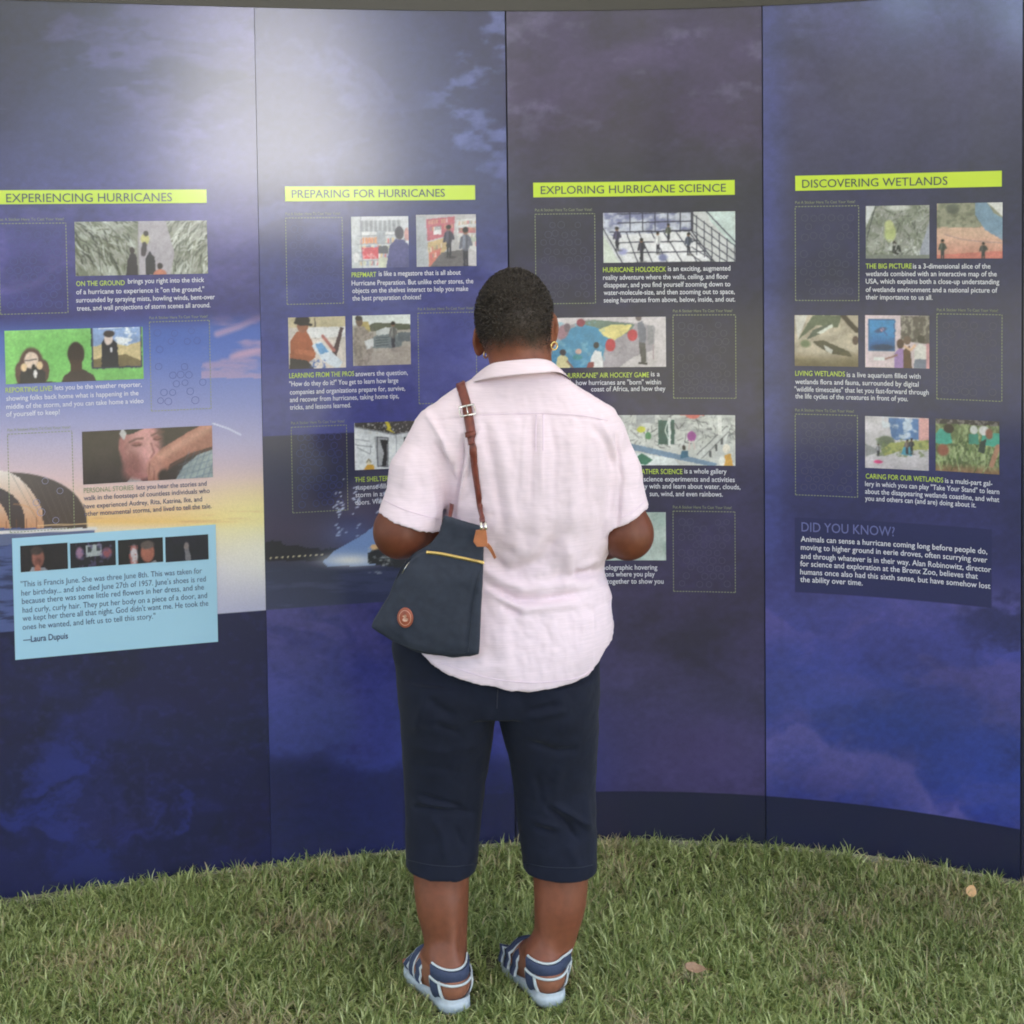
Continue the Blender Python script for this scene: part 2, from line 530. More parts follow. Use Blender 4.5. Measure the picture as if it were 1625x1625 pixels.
def paint3(X, Y, S, Z):
    p = Paint(X, Y, (52, 48, 86))
    p.grad([0, 200, 300, 500, 800, 960, 1120, 1260, 1340],
           [(64, 54, 96), (58, 46, 82), (48, 44, 70), (50, 45, 80), (49, 44, 78), (52, 44, 80), (56, 50, 92), (60, 52, 96), (44, 42, 84)])
    p.mix(sst(.5, .72, fbm(X / 46, Y / 30, 41, 6)) * .5 * sst(300, 150, Y), (96, 92, 130))
    storm(p, X, Y, 42, .22)
    p.mix(np.exp(-((X - 1130) / 90) ** 2 - ((Y - 1190) / 60) ** 2) * .45, (72, 58, 110))
    p.mix(np.exp(-((X - 880) / 90) ** 2 - ((Y - 1230) / 120) ** 2) * .6, (44, 52, 140))
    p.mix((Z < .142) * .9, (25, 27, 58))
    return p.linear()


def paint4(X, Y, S, Z):
    p = Paint(X, Y, (52, 50, 92))
    p.grad([0, 120, 300, 480, 620, 800, 940], [(72, 74, 128), (62, 58, 100), (50, 48, 84), (46, 44, 84), (46, 46, 92), (46, 46, 96), (50, 50, 110)])
    p.mix(sst(1270, 1215, X) * .75, (66, 72, 140))
    p.mix(sst(.5, .7, fbm(X / 60, Y / 30, 51, 6)) * .4 * sst(1330, 1220, X) * sst(260, 60, Y), (112, 122, 186))
    storm(p, X, Y, 52, .12)
    d = Paint(X, Y, (50, 62, 150))
    d.grad([930, 1050, 1200, 1320], [(62, 62, 128), (58, 62, 136), (46, 60, 142), (44, 56, 140)])
    n = fbm(X / 120, Y / 70, 53, 6)
    d.mix(sst(.35, .8, wisps(X, Y, 130, 80, 53)) * .75, (80, 74, 140))
    d.mix(sst(.45, .85, wisps(X, Y, 80, 60, 54)) * .8 * sst(1500, 1590, X + (Y - 960) * -.3 + 60 * n), (36, 38, 84))
    ridge = 1160 + np.interp(X, [1213, 1268, 1330, 1395, 1450, 1480, 1540, 1622], [6, -12, 24, 34, 62, 110, 140, 160]) + 46 * (fbm(X / 26, Y / 50, 55, 5) - .5)
    d.mix(sst(0, -40, Y - ridge) * sst(-190, -60, Y - ridge) * .45, (40, 60, 140))
    d.mix(sst(-4, 14, Y - ridge) * sst(130, 0, Y - ridge) * .9, (90, 86, 156))
    d.mix(sst(60, 130, Y - ridge) * .5, (46, 57, 142))
    storm(d, X, Y, 57, .14)
    zb = sz(1262, 905)[1]
    p.mix(sst(zb + .05, zb - .06, Z), d.C)
    box = (S > sz(1262, 830)[0]) & (S < sz(1575, 850)[0]) & (Z > sz(1400, 949)[1]) & (Z < sz(1262, 822)[1])
    p.mix(box * .95, (35, 37, 88))
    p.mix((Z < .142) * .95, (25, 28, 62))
    return p.linear()


PANELS = []
for k, (fn, lb) in enumerate(zip((paint1, paint2, paint3, paint4),
        ('panel printed with a sunset skyline and a pale blue quote card', 'panel printed with a night skyline over violet sea',
         'dark purple grey printed panel', 'panel printed with blue and lilac storm clouds'))):
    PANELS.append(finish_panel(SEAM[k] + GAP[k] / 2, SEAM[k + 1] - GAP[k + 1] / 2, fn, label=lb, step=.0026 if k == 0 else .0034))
for s0, s1, lb in ((SEAM[0] - .55, SEAM[0] - .003, None), (SEAM[4] + .002, SEAM[4] + .55, None)):
    finish_panel(s0, s1, lambda X, Y, S, Z: np.tile(lin((34, 34, 62)), (X.size, 1)) * (.8 + .4 * fbm(S * 9, Z * 6, 61, 5))[:, None], 'end_panel', .012)

# top rail, backing strips behind the seams, frame posts
mb = MB()
ss = np.linspace(SEAM[0] - .55, SEAM[4] + .55, 90)
T = []
for s in ss:
    T.append([wpos(s, Z1 + .0, -.006), wpos(s, Z1 + .0, .004), wpos(s, Z1 + .05, .004), wpos(s, Z1 + .05, -.03), wpos(s, Z1 + .0, -.03)])
T = np.array(T); V = T.reshape(-1, 3)
Fs = [(i * 5 + k, i * 5 + (k + 1) % 5, (i + 1) * 5 + (k + 1) % 5, (i + 1) * 5 + k) for i in range(len(ss) - 1) for k in range(5)]
mb.add(V, Fs); mb.make('top_rail', M_rail, WALL)
for k, s in enumerate(SEAM):
    mb = MB()
    for zz in (0,):
        a, b = s - .03, s + .03
        P = [wpos(a, Z0, -.0065), wpos(b, Z0, -.0065), wpos(b, Z1, -.0065), wpos(a, Z1, -.0065), wpos(a, Z0, -.03), wpos(b, Z0, -.03), wpos(b, Z1, -.03), wpos(a, Z1, -.03)]
        mb.add(P, [(0, 1, 2, 3), (5, 4, 7, 6), (4, 0, 3, 7), (1, 5, 6, 2), (3, 2, 6, 7), (4, 5, 1, 0)])
    mb.make('frame_post', M_frame, WALL)
mb = MB()
for k in range(4):
    for zz in (.15, .8, 1.45, 2.1):
        mb.tube([wpos(s, zz, -.04) for s in np.linspace(SEAM[k], SEAM[k + 1], 8)], .009, 6)
    mb.tube([wpos(SEAM[k], .15, -.06), wpos((SEAM[k] + SEAM[k + 1]) / 2, 1.1, -.10), wpos(SEAM[k + 1], 2.1, -.06)], .008, 6)
    mb.tube([wpos(SEAM[k], 2.1, -.075), wpos((SEAM[k] + SEAM[k + 1]) / 2, 1.1, -.115), wpos(SEAM[k + 1], .15, -.075)], .008, 6)
mb.make('folding_frame', M_frame, WALL)


# ------------------------------------------------------------------ pictures printed on the panels
def picture(panel, tl, br, paint, step=.0017, off=.0018, name='picture', label=None):
    (s0, z1), (s1, z0) = sz(*tl), sz(*br)
    V, F, S, Zg = wall_grid(s0, s1, z0, z1, step, off)
    X, Y = project(V)
    # print coordinates: u 0..1 across, v 0..1 down, handed to the painter in photo-sized units
    U = tl[0] + (S - s0) / (s1 - s0) * (br[0] - tl[0]); Vv = tl[1] + (z1 - Zg) / (z1 - z0) * (br[1] - tl[1])
    sd_ = tl[0] * .37 + tl[1] * .11
    Uw = U + 1.5 * (fbm(U / 5, Vv / 5, sd_, 3) - .5); Vw = Vv + 1.5 * (fbm(U / 5, Vv / 5, sd_ + 5, 3) - .5)
    p = Paint(Uw, Vw, (200, 200, 205))
    paint(p)
    p.X, p.Y = U, Vv
    p.mul(22, 18, sd_ + 9, .12); p.mul(2.2, 2.2, sd_ + 13, .10)
    p.C = p.C * .95 + .05 * p.C.mean(1)[:, None]
    d1, d2 = fbm(U / 3.4, Vv / 4.2, sd_ + 17, 3), fbm(U / 4.0, Vv / 3.0, sd_ + 21, 3)
    p.C *= (1 - .05 * sst(.54, .70, d1))[:, None]; p.C += (5 * sst(.55, .70, d2))[:, None] * (p.C > 70)
    nu = len(np.unique(S.round(6))); G = p.C.reshape(-1, nu, 3)          # soft offset-print edges
    for _ in range(1):
        G = np.pad(G, ((1, 1), (1, 1), (0, 0)), 'edge'); G = (2 * G[1:-1, 1:-1] + G[:-2, 1:-1] + G[2:, 1:-1] + G[1:-1, :-2] + G[1:-1, 2:]) / 6
    p.C = G.reshape(-1, 3)
    o = build(name, V, F, M_photo, PANELS[panel], True, colors=p.linear())
    if label: o['label'] = label
    return o


def man(p, x, y, h, body, skin=(150, 105, 85), hair=(40, 34, 34), legs=(60, 60, 70), w=.16):
    p.poly([(x - w * h * .5, y + h), (x - w * h * .62, y + h * .5), (x + w * h * .62, y + h * .5), (x + w * h * .5, y + h), (x + w * h * .1, y + h), (x, y + h * .62), (x - w * h * .1, y + h)], legs)
    p.ell(x + w * h * .5, y + h, w * h * 1.3, h * .05, (60, 56, 62), .6, 0, .5)
    p.ell(x, y + h * .36, w * h, h * .22, body, .25)
    p.ell(x - w * h * .45, y + h * .34, w * h * .4, h * .18, [min(255, c * 1.3 + 14) for c in body], .9, 0, .7)
    p.line([(x + w * h * .2, y + h * .2), (x + w * h * .3, y + h * .52)], h * .03, [c * .6 for c in body], .6)
    p.line([(x - w * h * .8, y + h * .25), (x - w * h * 1.15, y + h * .5)], h * .07, body)
    p.line([(x + w * h * .8, y + h * .25), (x + w * h * 1.2, y + h * .42)], h * .07, body)
    p.ell(x, y + h * .08, h * .075, h * .09, skin, .3)
    p.ell(x, y + h * .05, h * .08, h * .07, hair, .3)


def pic_ground(p):
    p.C[:] = (150, 152, 142)
    p.mix(sst(.4, .7, fbm(p.X / 40, p.Y / 22, 71, 4)) * .6, (108, 114, 92)); p.mix(sst(.5, .75, fbm(p.X / 30, p.Y / 20, 72, 4)) * .6, (196, 200, 196))
    sweep = lambda x, y: (150 - (y - 350) * .5) if x < 224 else (35 + (y - 350) * .5)
    p.strokes(150, (116, 350, 224, 438), (10, 30), sweep, (.8, 2.4), [(58, 64, 50), (78, 82, 62), (40, 44, 38), (96, 100, 78)], 3, .75)
    p.strokes(90, (116, 350, 224, 438), (8, 24), sweep, (.6, 1.6), [(196, 200, 196), (222, 226, 224), (150, 156, 140)], 4, .75)
    p.strokes(110, (258, 350, 333, 438), (10, 26), sweep, (.8, 2.2), [(70, 76, 62), (94, 98, 82), (52, 58, 50)], 5, .7)
    p.strokes(120, (262, 350, 333, 438), (6, 20), sweep, (.6, 1.8), [(206, 210, 208), (230, 232, 230), (160, 164, 152)], 6, .8)
    p.poly([(219, 350), (262, 350), (276, 400), (268, 440), (212, 440)], (176, 168, 182), .9)
    p.poly([(219, 350), (219, 440), (206, 440)], (120, 124, 106), .5)
    p.ell(229, 380, 7, 9, (190, 184, 120)); p.ell(231, 371, 4, 4, (60, 52, 50)); p.line([(228, 388), (226, 402)], 8, (70, 62, 68))
    p.poly([(198, 436), (200, 412), (207, 398), (215, 404), (217, 436)], (54, 48, 56)); p.ell(208, 396, 4, 5, (60, 50, 50))
    p.poly([(229, 434), (229, 410), (236, 398), (244, 408), (245, 434)], (48, 46, 54))
    p.ell(252, 434, 11, 8, (190, 120, 100)); p.ell(252, 421, 4.5, 5, (50, 42, 44))


def pic_green(p):
    p.C[:] = (122, 196, 104)
    p.mix(sst(560, 500, p.Y) * .5, (160, 222, 130)); p.mix(sst(90, 20, p.X) * .3, (160, 222, 130))
    for dx, sc in ((0, 1.0),):
        p.ell(48, 578, 20, 28, (96, 70, 66)); p.ell(29, 586, 7, 16, (92, 66, 64)); p.ell(68, 584, 8, 16, (92, 66, 64))
        p.poly([(28, 612), (30, 584), (40, 578), (60, 578), (70, 586), (70, 612)], (46, 42, 52))
        p.ell(48, 568, 11, 12, (232, 206, 190)); p.line([(38, 568), (46, 568), (56, 567)], 1.2, (60, 50, 60))
        p.ell(36, 578, 5, 6, (232, 200, 160)); p.ell(61, 576, 5, 6, (232, 200, 160)); p.ell(51, 578, 3, 4, (30, 26, 30)); p.ell(54, 588, 3, 6, (220, 216, 216))
    p.poly([(16, 612), (18, 602), (30, 600), (86, 600), (88, 612)], (56, 48, 54))
    p.poly([(92, 612), (98, 594), (112, 584), (130, 584), (146, 592), (156, 612)], (62, 46, 50))
    p.ell(119, 561, 13.5, 17, (58, 42, 42)); p.poly([(109, 570), (129, 570), (128, 586), (111, 586)], (70, 48, 46))
    p.rect(144, 519, 226, 584, (56, 58, 84))
    p.poly([(147, 522), (224, 521), (224, 581), (147, 582)], (140, 166, 214))
    p.mix(sst(.45, .6, fbm(p.X / 14, p.Y / 7, 75, 4)) * ((p.X > 180) & (p.X < 224) & (p.Y > 524) & (p.Y < 552)), (232, 236, 244))
    p.poly([(147, 552), (170, 546), (200, 552), (224, 546), (224, 581), (147, 582)], (206, 186, 140))
    p.poly([(147, 570), (200, 564), (224, 574), (224, 581), (147, 582)], (120, 104, 74))
    p.poly([(160, 582), (160, 548), (170, 534), (186, 548), (188, 582)], (38, 36, 50)); p.ell(172, 541, 7, 9, (226, 206, 200)); p.ell(173, 534, 9, 5, (60, 48, 52)); p.ell(176, 557, 2, 4, (214, 212, 220))
    p.line([(157, 526), (194, 525)], 2, (214, 224, 240))


def pic_face(p):
    p.C[:] = (52, 38, 44)
    p.mul(14, 14, 76, .12)
    p.ell(226, 690, 36, 22, (60, 42, 46), .5)
    p.poly([(192, 764), (204, 752), (214, 744), (228, 764)], (176, 186, 190))
    p.ell(195, 708, 8, 13, (160, 98, 98), .3); p.ell(196, 709, 4, 8, (120, 66, 68), .6)
    p.ell(221, 712, 32, 44, (168, 104, 106), .18, -8)
    p.ell(228, 706, 24, 32, (204, 144, 144), .9, -8)
    p.ell(208, 736, 14, 18, (140, 84, 84), .8, 20)
    p.poly([(188, 676), (190, 692), (206, 692), (236, 682), (262, 676), (262, 668), (188, 668)], (44, 40, 46))
    p.poly([(188, 690), (196, 700), (200, 690), (194, 682)], (186, 182, 186))
    p.line([(204, 703), (214, 699), (226, 698)], 2.6, (104, 66, 66), .8, 2); p.line([(240, 695), (250, 691), (260, 690)], 2.6, (104, 66, 66), .8, 2)
    p.ell(216, 706, 8, 3.4, (146, 88, 88), .7); p.line([(209, 707), (216, 708.5), (223, 707)], 1.4, (80, 46, 48), .8)
    p.ell(249, 699, 7, 3.4, (146, 88, 88), .7); p.line([(243, 700), (249, 701.5), (256, 699)], 1.4, (80, 46, 48), .8)
    p.line([(233, 703), (239, 716), (235, 724)], 5, (220, 162, 156), .6, 3); p.line([(239, 706), (243, 718), (238, 725)], 2.4, (130, 74, 76), .7, 2)
    p.line([(206, 716), (214, 728), (216, 738)], 2, (140, 84, 84), .5, 2); p.line([(246, 708), (254, 714)], 2, (140, 84, 84), .5, 2)
    p.poly([(234, 764), (231, 744), (238, 728), (258, 712), (300, 692), (340, 676), (340, 714), (302, 722), (268, 736), (256, 764)], (172, 112, 98))
    p.line([(250, 726), (300, 702), (342, 684)], 12, (206, 150, 132), .8, 8)
    p.line([(262, 742), (302, 724), (342, 716)], 4, (120, 72, 64), .6, 4)
    p.ell(244, 738, 12, 13, (186, 126, 114), .6); p.line([(236, 732), (234, 748)], 1.6, (120, 72, 68), .7); p.line([(243, 744), (242, 760)], 1.6, (120, 72, 68), .7)
    p.ell(258, 752, 9, 10, (52, 36, 38), .5)
    p.poly([(272, 764), (290, 740), (314, 725), (342, 717), (342, 764)], (156, 168, 170))
    for k in range(8): p.line([(276 + k * 10, 766), (300 + k * 9, 720)], 1.2, (84, 98, 130), .55)
    for k in range(5): p.line([(282, 738 + k * 8), (342, 722 + k * 9)], 1.2, (94, 106, 130), .5)
    p.ell(300, 742, 20, 8, (110, 122, 130), .9, -30, .4)


def thumb1(p):
    p.C[:] = (34, 26, 34); p.ell(60, 884, 10, 13, (150, 92, 80), .3); p.ell(58, 874, 10, 6, (70, 54, 54), .4)
    p.ell(60, 890, 6, 6, (120, 70, 64), .6); p.poly([(42, 908), (50, 896), (70, 898), (86, 910)], (140, 140, 150)); p.ell(59, 900, 5, 7, (170, 104, 86), .4)
def thumb2(p):
    p.C[:] = (26, 22, 36); p.rect(136, 866, 162, 882, (170, 178, 180)); p.rect(139, 868, 145, 876, (60, 66, 70)); p.rect(153, 868, 159, 875, (60, 66, 70))
    p.ell(126, 876, 6, 8, (150, 110, 140), .5); p.ell(170, 878, 8, 7, (150, 80, 90), .5); p.speck(5, 5, 77, .5, .7, (90, 80, 120), .7, (120, 862, 178, 900))
def thumb3(p):
    p.C[:] = (28, 22, 30); p.ell(212, 880, 6, 14, (200, 190, 196), .5); p.speck(3, 3, 78, .5, .7, (190, 90, 80), .7, (204, 866, 220, 900))
    p.ell(234, 876, 11, 14, (160, 94, 78), .25); p.ell(234, 866, 11, 6, (90, 76, 74), .4); p.poly([(224, 896), (246, 888), (256, 898)], (130, 126, 134))
def thumb4(p):
    p.C[:] = (24, 22, 40); p.mul(9, 9, 79, .2); p.poly([(292, 866), (298, 864), (303, 884), (300, 892), (294, 890)], (112, 108, 116)); p.ell(296, 866, 4, 5, (130, 116, 116), .5)


def pic_shelf(p):
    p.C[:] = (206, 208, 218)
    p.rect(557, 343, 570, 426, (196, 200, 208))
    for k in range(5):
        for j in range(9):
            p.ell(574 + j * 7.4, 352 + k * 3.4, 3, 2.2, (150, 154, 164), .5)
    p.rect(572, 368, 645, 374, (226, 226, 232))
    q_ = np.random.default_rng(12)
    for yy in (377, 388, 399, 411):
        x_ = 571
        while x_ < 642:
            ww_ = q_.uniform(2.5, 5); p.rect(x_, yy + q_.uniform(0, 2), x_ + ww_ - .8, yy + 9.5, [(214, 110, 110), (226, 190, 130), (150, 160, 190), (230, 230, 234), (120, 124, 140), (206, 206, 180)][q_.integers(6)], .75); x_ += ww_
    for k in range(4):
        y = 374 + k * 13
        p.line([(566, y), (640, y - 1)], 1.2, (150, 152, 166))
    for j in range(5): p.rect(574 + j * 5, 376, 578 + j * 5, 386, (228, 160, 120))
    p.rect(574, 392, 600, 410, (216, 90, 104)); p.speck(4, 4, 80, .5, .7, (240, 190, 190), .7, (574, 392, 600, 410))
    p.rect(600, 390, 616, 402, (96, 98, 110)); p.rect(598, 366, 612, 386, (168, 172, 184)); p.rect(600, 408, 616, 426, (204, 206, 190))
    p.ell(564, 408, 5, 8, (230, 230, 236)); p.line([(572, 344), (574, 426)], 1.3, (140, 142, 160))
    p.poly([(612, 426), (618, 390), (628, 380), (640, 380), (650, 390), (650, 426)], (84, 84, 140)); p.ell(634, 370, 7.5, 10, (76, 72, 86))
    p.ell(647, 372, 5, 10, (196, 150, 150)); p.rect(649, 343, 652, 366, (190, 198, 214))


def pic_store(p):
    p.C[:] = (188, 184, 190)
    p.poly([(660, 343), (675, 343), (680, 423), (660, 423)], (176, 180, 190))
    p.poly([(676, 348), (722, 344), (720, 372), (678, 382)], (190, 106, 120)); p.rect(688, 360, 700, 372, (224, 220, 224))
    p.poly([(678, 384), (720, 374), (706, 398), (680, 424)], (196, 170, 130)); p.poly([(680, 400), (700, 392), (696, 410), (680, 422)], (200, 120, 110))
    p.poly([(700, 400), (740, 396), (740, 424), (680, 424)], (112, 108, 112))
    p.poly([(724, 350), (757, 346), (757, 400), (726, 384)], (206, 206, 210)); p.rect(728, 362, 756, 370, (190, 120, 128)); p.rect(732, 376, 757, 384, (180, 186, 176))
    q_ = np.random.default_rng(13)
    for (xa, ya, xb, yb, xc, yc) in ((680, 350, 720, 346, 0, 8), (682, 360, 720, 355, 0, 8), (728, 352, 757, 350, 0, 7), (728, 362, 757, 360, 0, 7), (728, 372, 757, 372, 0, 7), (728, 382, 757, 384, 0, 8), (680, 392, 704, 384, 0, 9), (680, 404, 700, 396, 0, 9)):
        for t_ in np.linspace(0, 1, 11)[:-1]:
            p.rect(xa + (xb - xa) * t_, ya + (yb - ya) * t_, xa + (xb - xa) * (t_ + .075), ya + (yb - ya) * t_ + yc - 1.5, [(200, 100, 110), (224, 210, 206), (170, 150, 120), (130, 134, 140), (206, 160, 130)][q_.integers(5)], .65)
    man(p, 712, 358, 50, (70, 66, 84), w=.13); man(p, 739, 362, 62, (110, 112, 130), w=.12)


def pic_pro(p):
    p.C[:] = (206, 196, 190)
    p.rect(457, 502, 550, 520, (196, 182, 150)); p.line([(500, 506), (500, 540)], 2, (90, 80, 80)); p.rect(486, 520, 549, 536, (226, 224, 226))
    p.poly([(486, 536), (530, 540), (549, 560), (549, 586), (500, 586)], (222, 210, 204))
    p.poly([(526, 562), (541, 520), (546, 522), (534, 566)], (80, 60, 66)); p.line([(512, 534), (530, 556)], 5, (176, 110, 104))
    p.poly([(458, 586), (460, 540), (470, 526), (486, 524), (496, 544), (500, 566), (480, 580)], (164, 92, 66))
    p.poly([(457, 586), (459, 566), (486, 570), (500, 586)], (54, 48, 56)); p.ell(480, 517, 9, 11, (150, 96, 76)); p.ell(480, 509, 12, 8, (50, 42, 46)); p.line([(468, 512), (494, 516)], 4, (46, 40, 44))
    p.line([(470, 556), (496, 560)], 8, (186, 108, 78))
    p.poly([(494, 548), (508, 542), (544, 574), (536, 586), (510, 570)], (216, 224, 236)); p.poly([(500, 546), (510, 544), (522, 558), (508, 562)], (110, 160, 210))
    p.speck(3, 3, 82, .5, .65, (60, 90, 170), .8, (490, 570, 516, 590))


def pic_cars(p):
    p.C[:] = (176, 168, 160)
    p.rect(559, 498, 653, 516, (216, 220, 220)); p.poly([(576, 520), (596, 512), (620, 514), (652, 516), (652, 524), (576, 526)], (92, 96, 80))
    p.poly([(572, 510), (584, 510), (588, 526), (574, 528)], (190, 170, 110))
    p.poly([(596, 526), (612, 520), (630, 522), (632, 536), (598, 536)], (206, 208, 210)); p.poly([(588, 538), (596, 532), (628, 530), (640, 540), (636, 552), (590, 552)], (116, 126, 132))
    for k in range(4): p.line([(596, 536 + 4 * k), (616, 535 + 4 * k)], 1, (60, 66, 72))
    p.rect(632, 528, 652, 542, (100, 108, 116))
    p.poly([(562, 582), (560, 530), (566, 518), (578, 518), (588, 532), (590, 582)], (160, 148, 140)); p.ell(570, 510, 5.5, 8, (120, 96, 84)); p.ell(569, 505, 6, 4, (66, 60, 60))
    p.poly([(578, 540), (592, 536), (592, 550), (580, 554)], (210, 210, 214)); p.speck(4, 5, 83, .5, .68, (120, 108, 104), .6, (559, 520, 592, 582))
    man(p, 624, 512, 44, (110, 108, 108), w=.11); p.poly([(592, 556), (652, 548), (652, 582), (586, 582)], (172, 160, 152), .8)


def pic_house(p):
    p.C[:] = (240, 240, 244)
    p.poly([(562, 668), (770, 662), (770, 668), (627, 689), (563, 676)], (74, 70, 66))
    p.speck(2.2, 2.2, 84, .62, .7, (230, 226, 220), .8, (562, 664, 770, 688))
    p.poly([(609, 668), (614, 668), (621, 680), (618, 681), (626, 688), (612, 682), (615, 680)], (236, 214, 62))
    p.line([(563, 677), (627, 690), (770, 668)], 1.2, (120, 120, 128)); p.line([(628, 690), (628, 735)], 1, (150, 150, 160))
    p.poly([(594, 691), (616, 694), (614, 736), (597, 734)], (190, 190, 196)); p.poly([(602, 696), (614, 697), (612, 734), (604, 734), (608, 716)], (60, 60, 62)); p.line([(598, 692), (598, 734), (614, 735), (615, 694), (598, 692)], 1.2, (70, 70, 80))
    p.rect(640, 694, 656, 716, (70, 70, 74)); p.line([(563, 702), (590, 706)], .9, (120, 120, 130)); p.line([(563, 694), (586, 698)], .9, (130, 130, 140)); p.line([(566, 706), (586, 716), (588, 704)], .9, (140, 140, 150))
    p.ell(584, 728, 4.5, 5, (240, 226, 200)); p.line([(580, 728), (584, 723), (588, 728)], .9, (90, 80, 70)); p.poly([(578, 752), (577, 736), (582, 731), (592, 732), (594, 752)], (234, 176, 70)); p.line([(568, 746), (577, 738)], 2, (234, 200, 160))
    p.ell(622, 742, 8, 6, (110, 120, 196)); p.ell(631, 736, 3, 5, (150, 156, 210)); p.line([(612, 746), (624, 738), (632, 744)], 2, (120, 128, 200)); p.line([(563, 748), (580, 750)], 1, (110, 110, 120))


def pic_grid(p):
    p.C[:] = (206, 208, 214)
    p.poly([(957, 336), (1098, 336), (1098, 370), (980, 382), (957, 360)], (120, 124, 166))
    p.mix(sst(.4, .66, fbm(p.X / 18, p.Y / 12, 85, 4)) * (p.X < 1098) * (p.Y < 372) * .9, (206, 210, 226))
    p.poly([(957, 372), (986, 420), (957, 420)], (206, 214, 206))
    p.poly([(1120, 336), (1168, 336), (1168, 396), (1128, 352)], (196, 212, 214))
    p.poly([(980, 372), (1098, 368), (1130, 418), (992, 420)], (226, 226, 234))
    G = (46, 46, 66)
    for k in range(6):
        x = 1000 + k * 20; p.line([(x, 336), (x, 368)], 1.6, G); p.line([(x - 6, 369), (x + 14 + k * 4, 420)], 1.5, G)
    for y in (340, 354, 368): p.line([(980, y), (1097, y - 2)], 1.6, G)
    for k, y in enumerate((368, 384, 400, 416)): p.line([(968 + k * 8, y), (1098 + k * 11, y - 1)], 1.6, G)
    p.line([(957, 362), (990, 420)], 1.6, G); p.line([(1098, 336), (1098, 368), (1136, 418)], 1.8, G)
    for k in range(6):
        x = 1106 + 12 * k; p.line([(x, 344 + k * 9), (x, 404 + k * 4)], 1.3, G)
        p.line([(1098, 340 + k * 13), (1168, 392 + k * 11)], 1.3, G)
    p.line([(1120, 336), (1168, 386)], 1.6, G)
    p.ell(1052, 408, 7, 6, (120, 124, 170), .6); p.ell(988, 398, 7, 5, (150, 152, 200), .7)
    for x, y, h, b in ((979, 360, 36, (60, 56, 84)), (1018, 378, 36, (52, 48, 66)), (1044, 368, 34, (196, 196, 206)), (1061, 356, 28, (70, 74, 70)), (1093, 370, 34, (64, 70, 92))):
        man(p, x, y, h, b, w=.13, legs=(44, 42, 60))


def pic_hockey(p):
    p.C[:] = (206, 198, 204)
    p.poly([(860, 560), (906, 516), (934, 508), (1010, 514), (1040, 520), (1038, 556), (1006, 566), (980, 584), (860, 590)], (166, 158, 170))
    p.poly([(862, 590), (880, 550), (906, 522), (930, 512), (960, 516), (976, 534), (962, 548), (950, 586)], (70, 142, 186))
    p.poly([(920, 514), (940, 508), (1008, 516), (1000, 530), (968, 534), (950, 522)], (112, 132, 122))
    p.poly([(950, 524), (972, 516), (1004, 517), (996, 528), (976, 540), (958, 534)], (226, 212, 140))
    p.speck(9, 7, 86, .52, .7, (120, 180, 206), .6, (870, 512, 960, 586)); p.ell(918, 557, 5, 4, (206, 170, 160)); p.ell(916, 566, 8, 4, (60, 140, 150))
    p.ell(922, 513, 7, 6, (150, 66, 84)); p.ell(969, 548, 8, 10, (186, 56, 72)); p.ell(1004, 533, 8, 9, (190, 62, 76))
    p.ell(893, 527, 9, 12, (160, 120, 136), .3, 30); p.ell(900, 520, 5, 7, (120, 100, 116), .3)
    p.poly([(880, 588), (884, 566), (892, 560), (900, 566), (906, 588)], (222, 212, 160)); p.ell(893, 558, 5, 5, (56, 48, 54)); p.line([(900, 572), (910, 584)], 3, (150, 110, 96))
    p.poly([(934, 588), (938, 566), (944, 556), (954, 558), (958, 588)], (226, 226, 230)); p.ell(946, 548, 4.5, 5, (50, 44, 54)); p.poly([(928, 588), (934, 574), (942, 574), (942, 588)], (140, 66, 70))
    p.ell(1014, 506, 5, 5, (110, 96, 100)); p.poly([(1012, 514), (1020, 511), (1026, 526), (1024, 548), (1014, 544)], (120, 120, 136)); p.poly([(1014, 544), (1025, 546), (1026, 574), (1018, 578), (1016, 560)], (90, 86, 90)); p.rect(1028, 518, 1038, 548, (150, 148, 156)); p.line([(1037, 548), (1037, 570)], 2, (170, 150, 160)); p.line([(1014, 576), (1026, 577)], 3, (60, 56, 60))


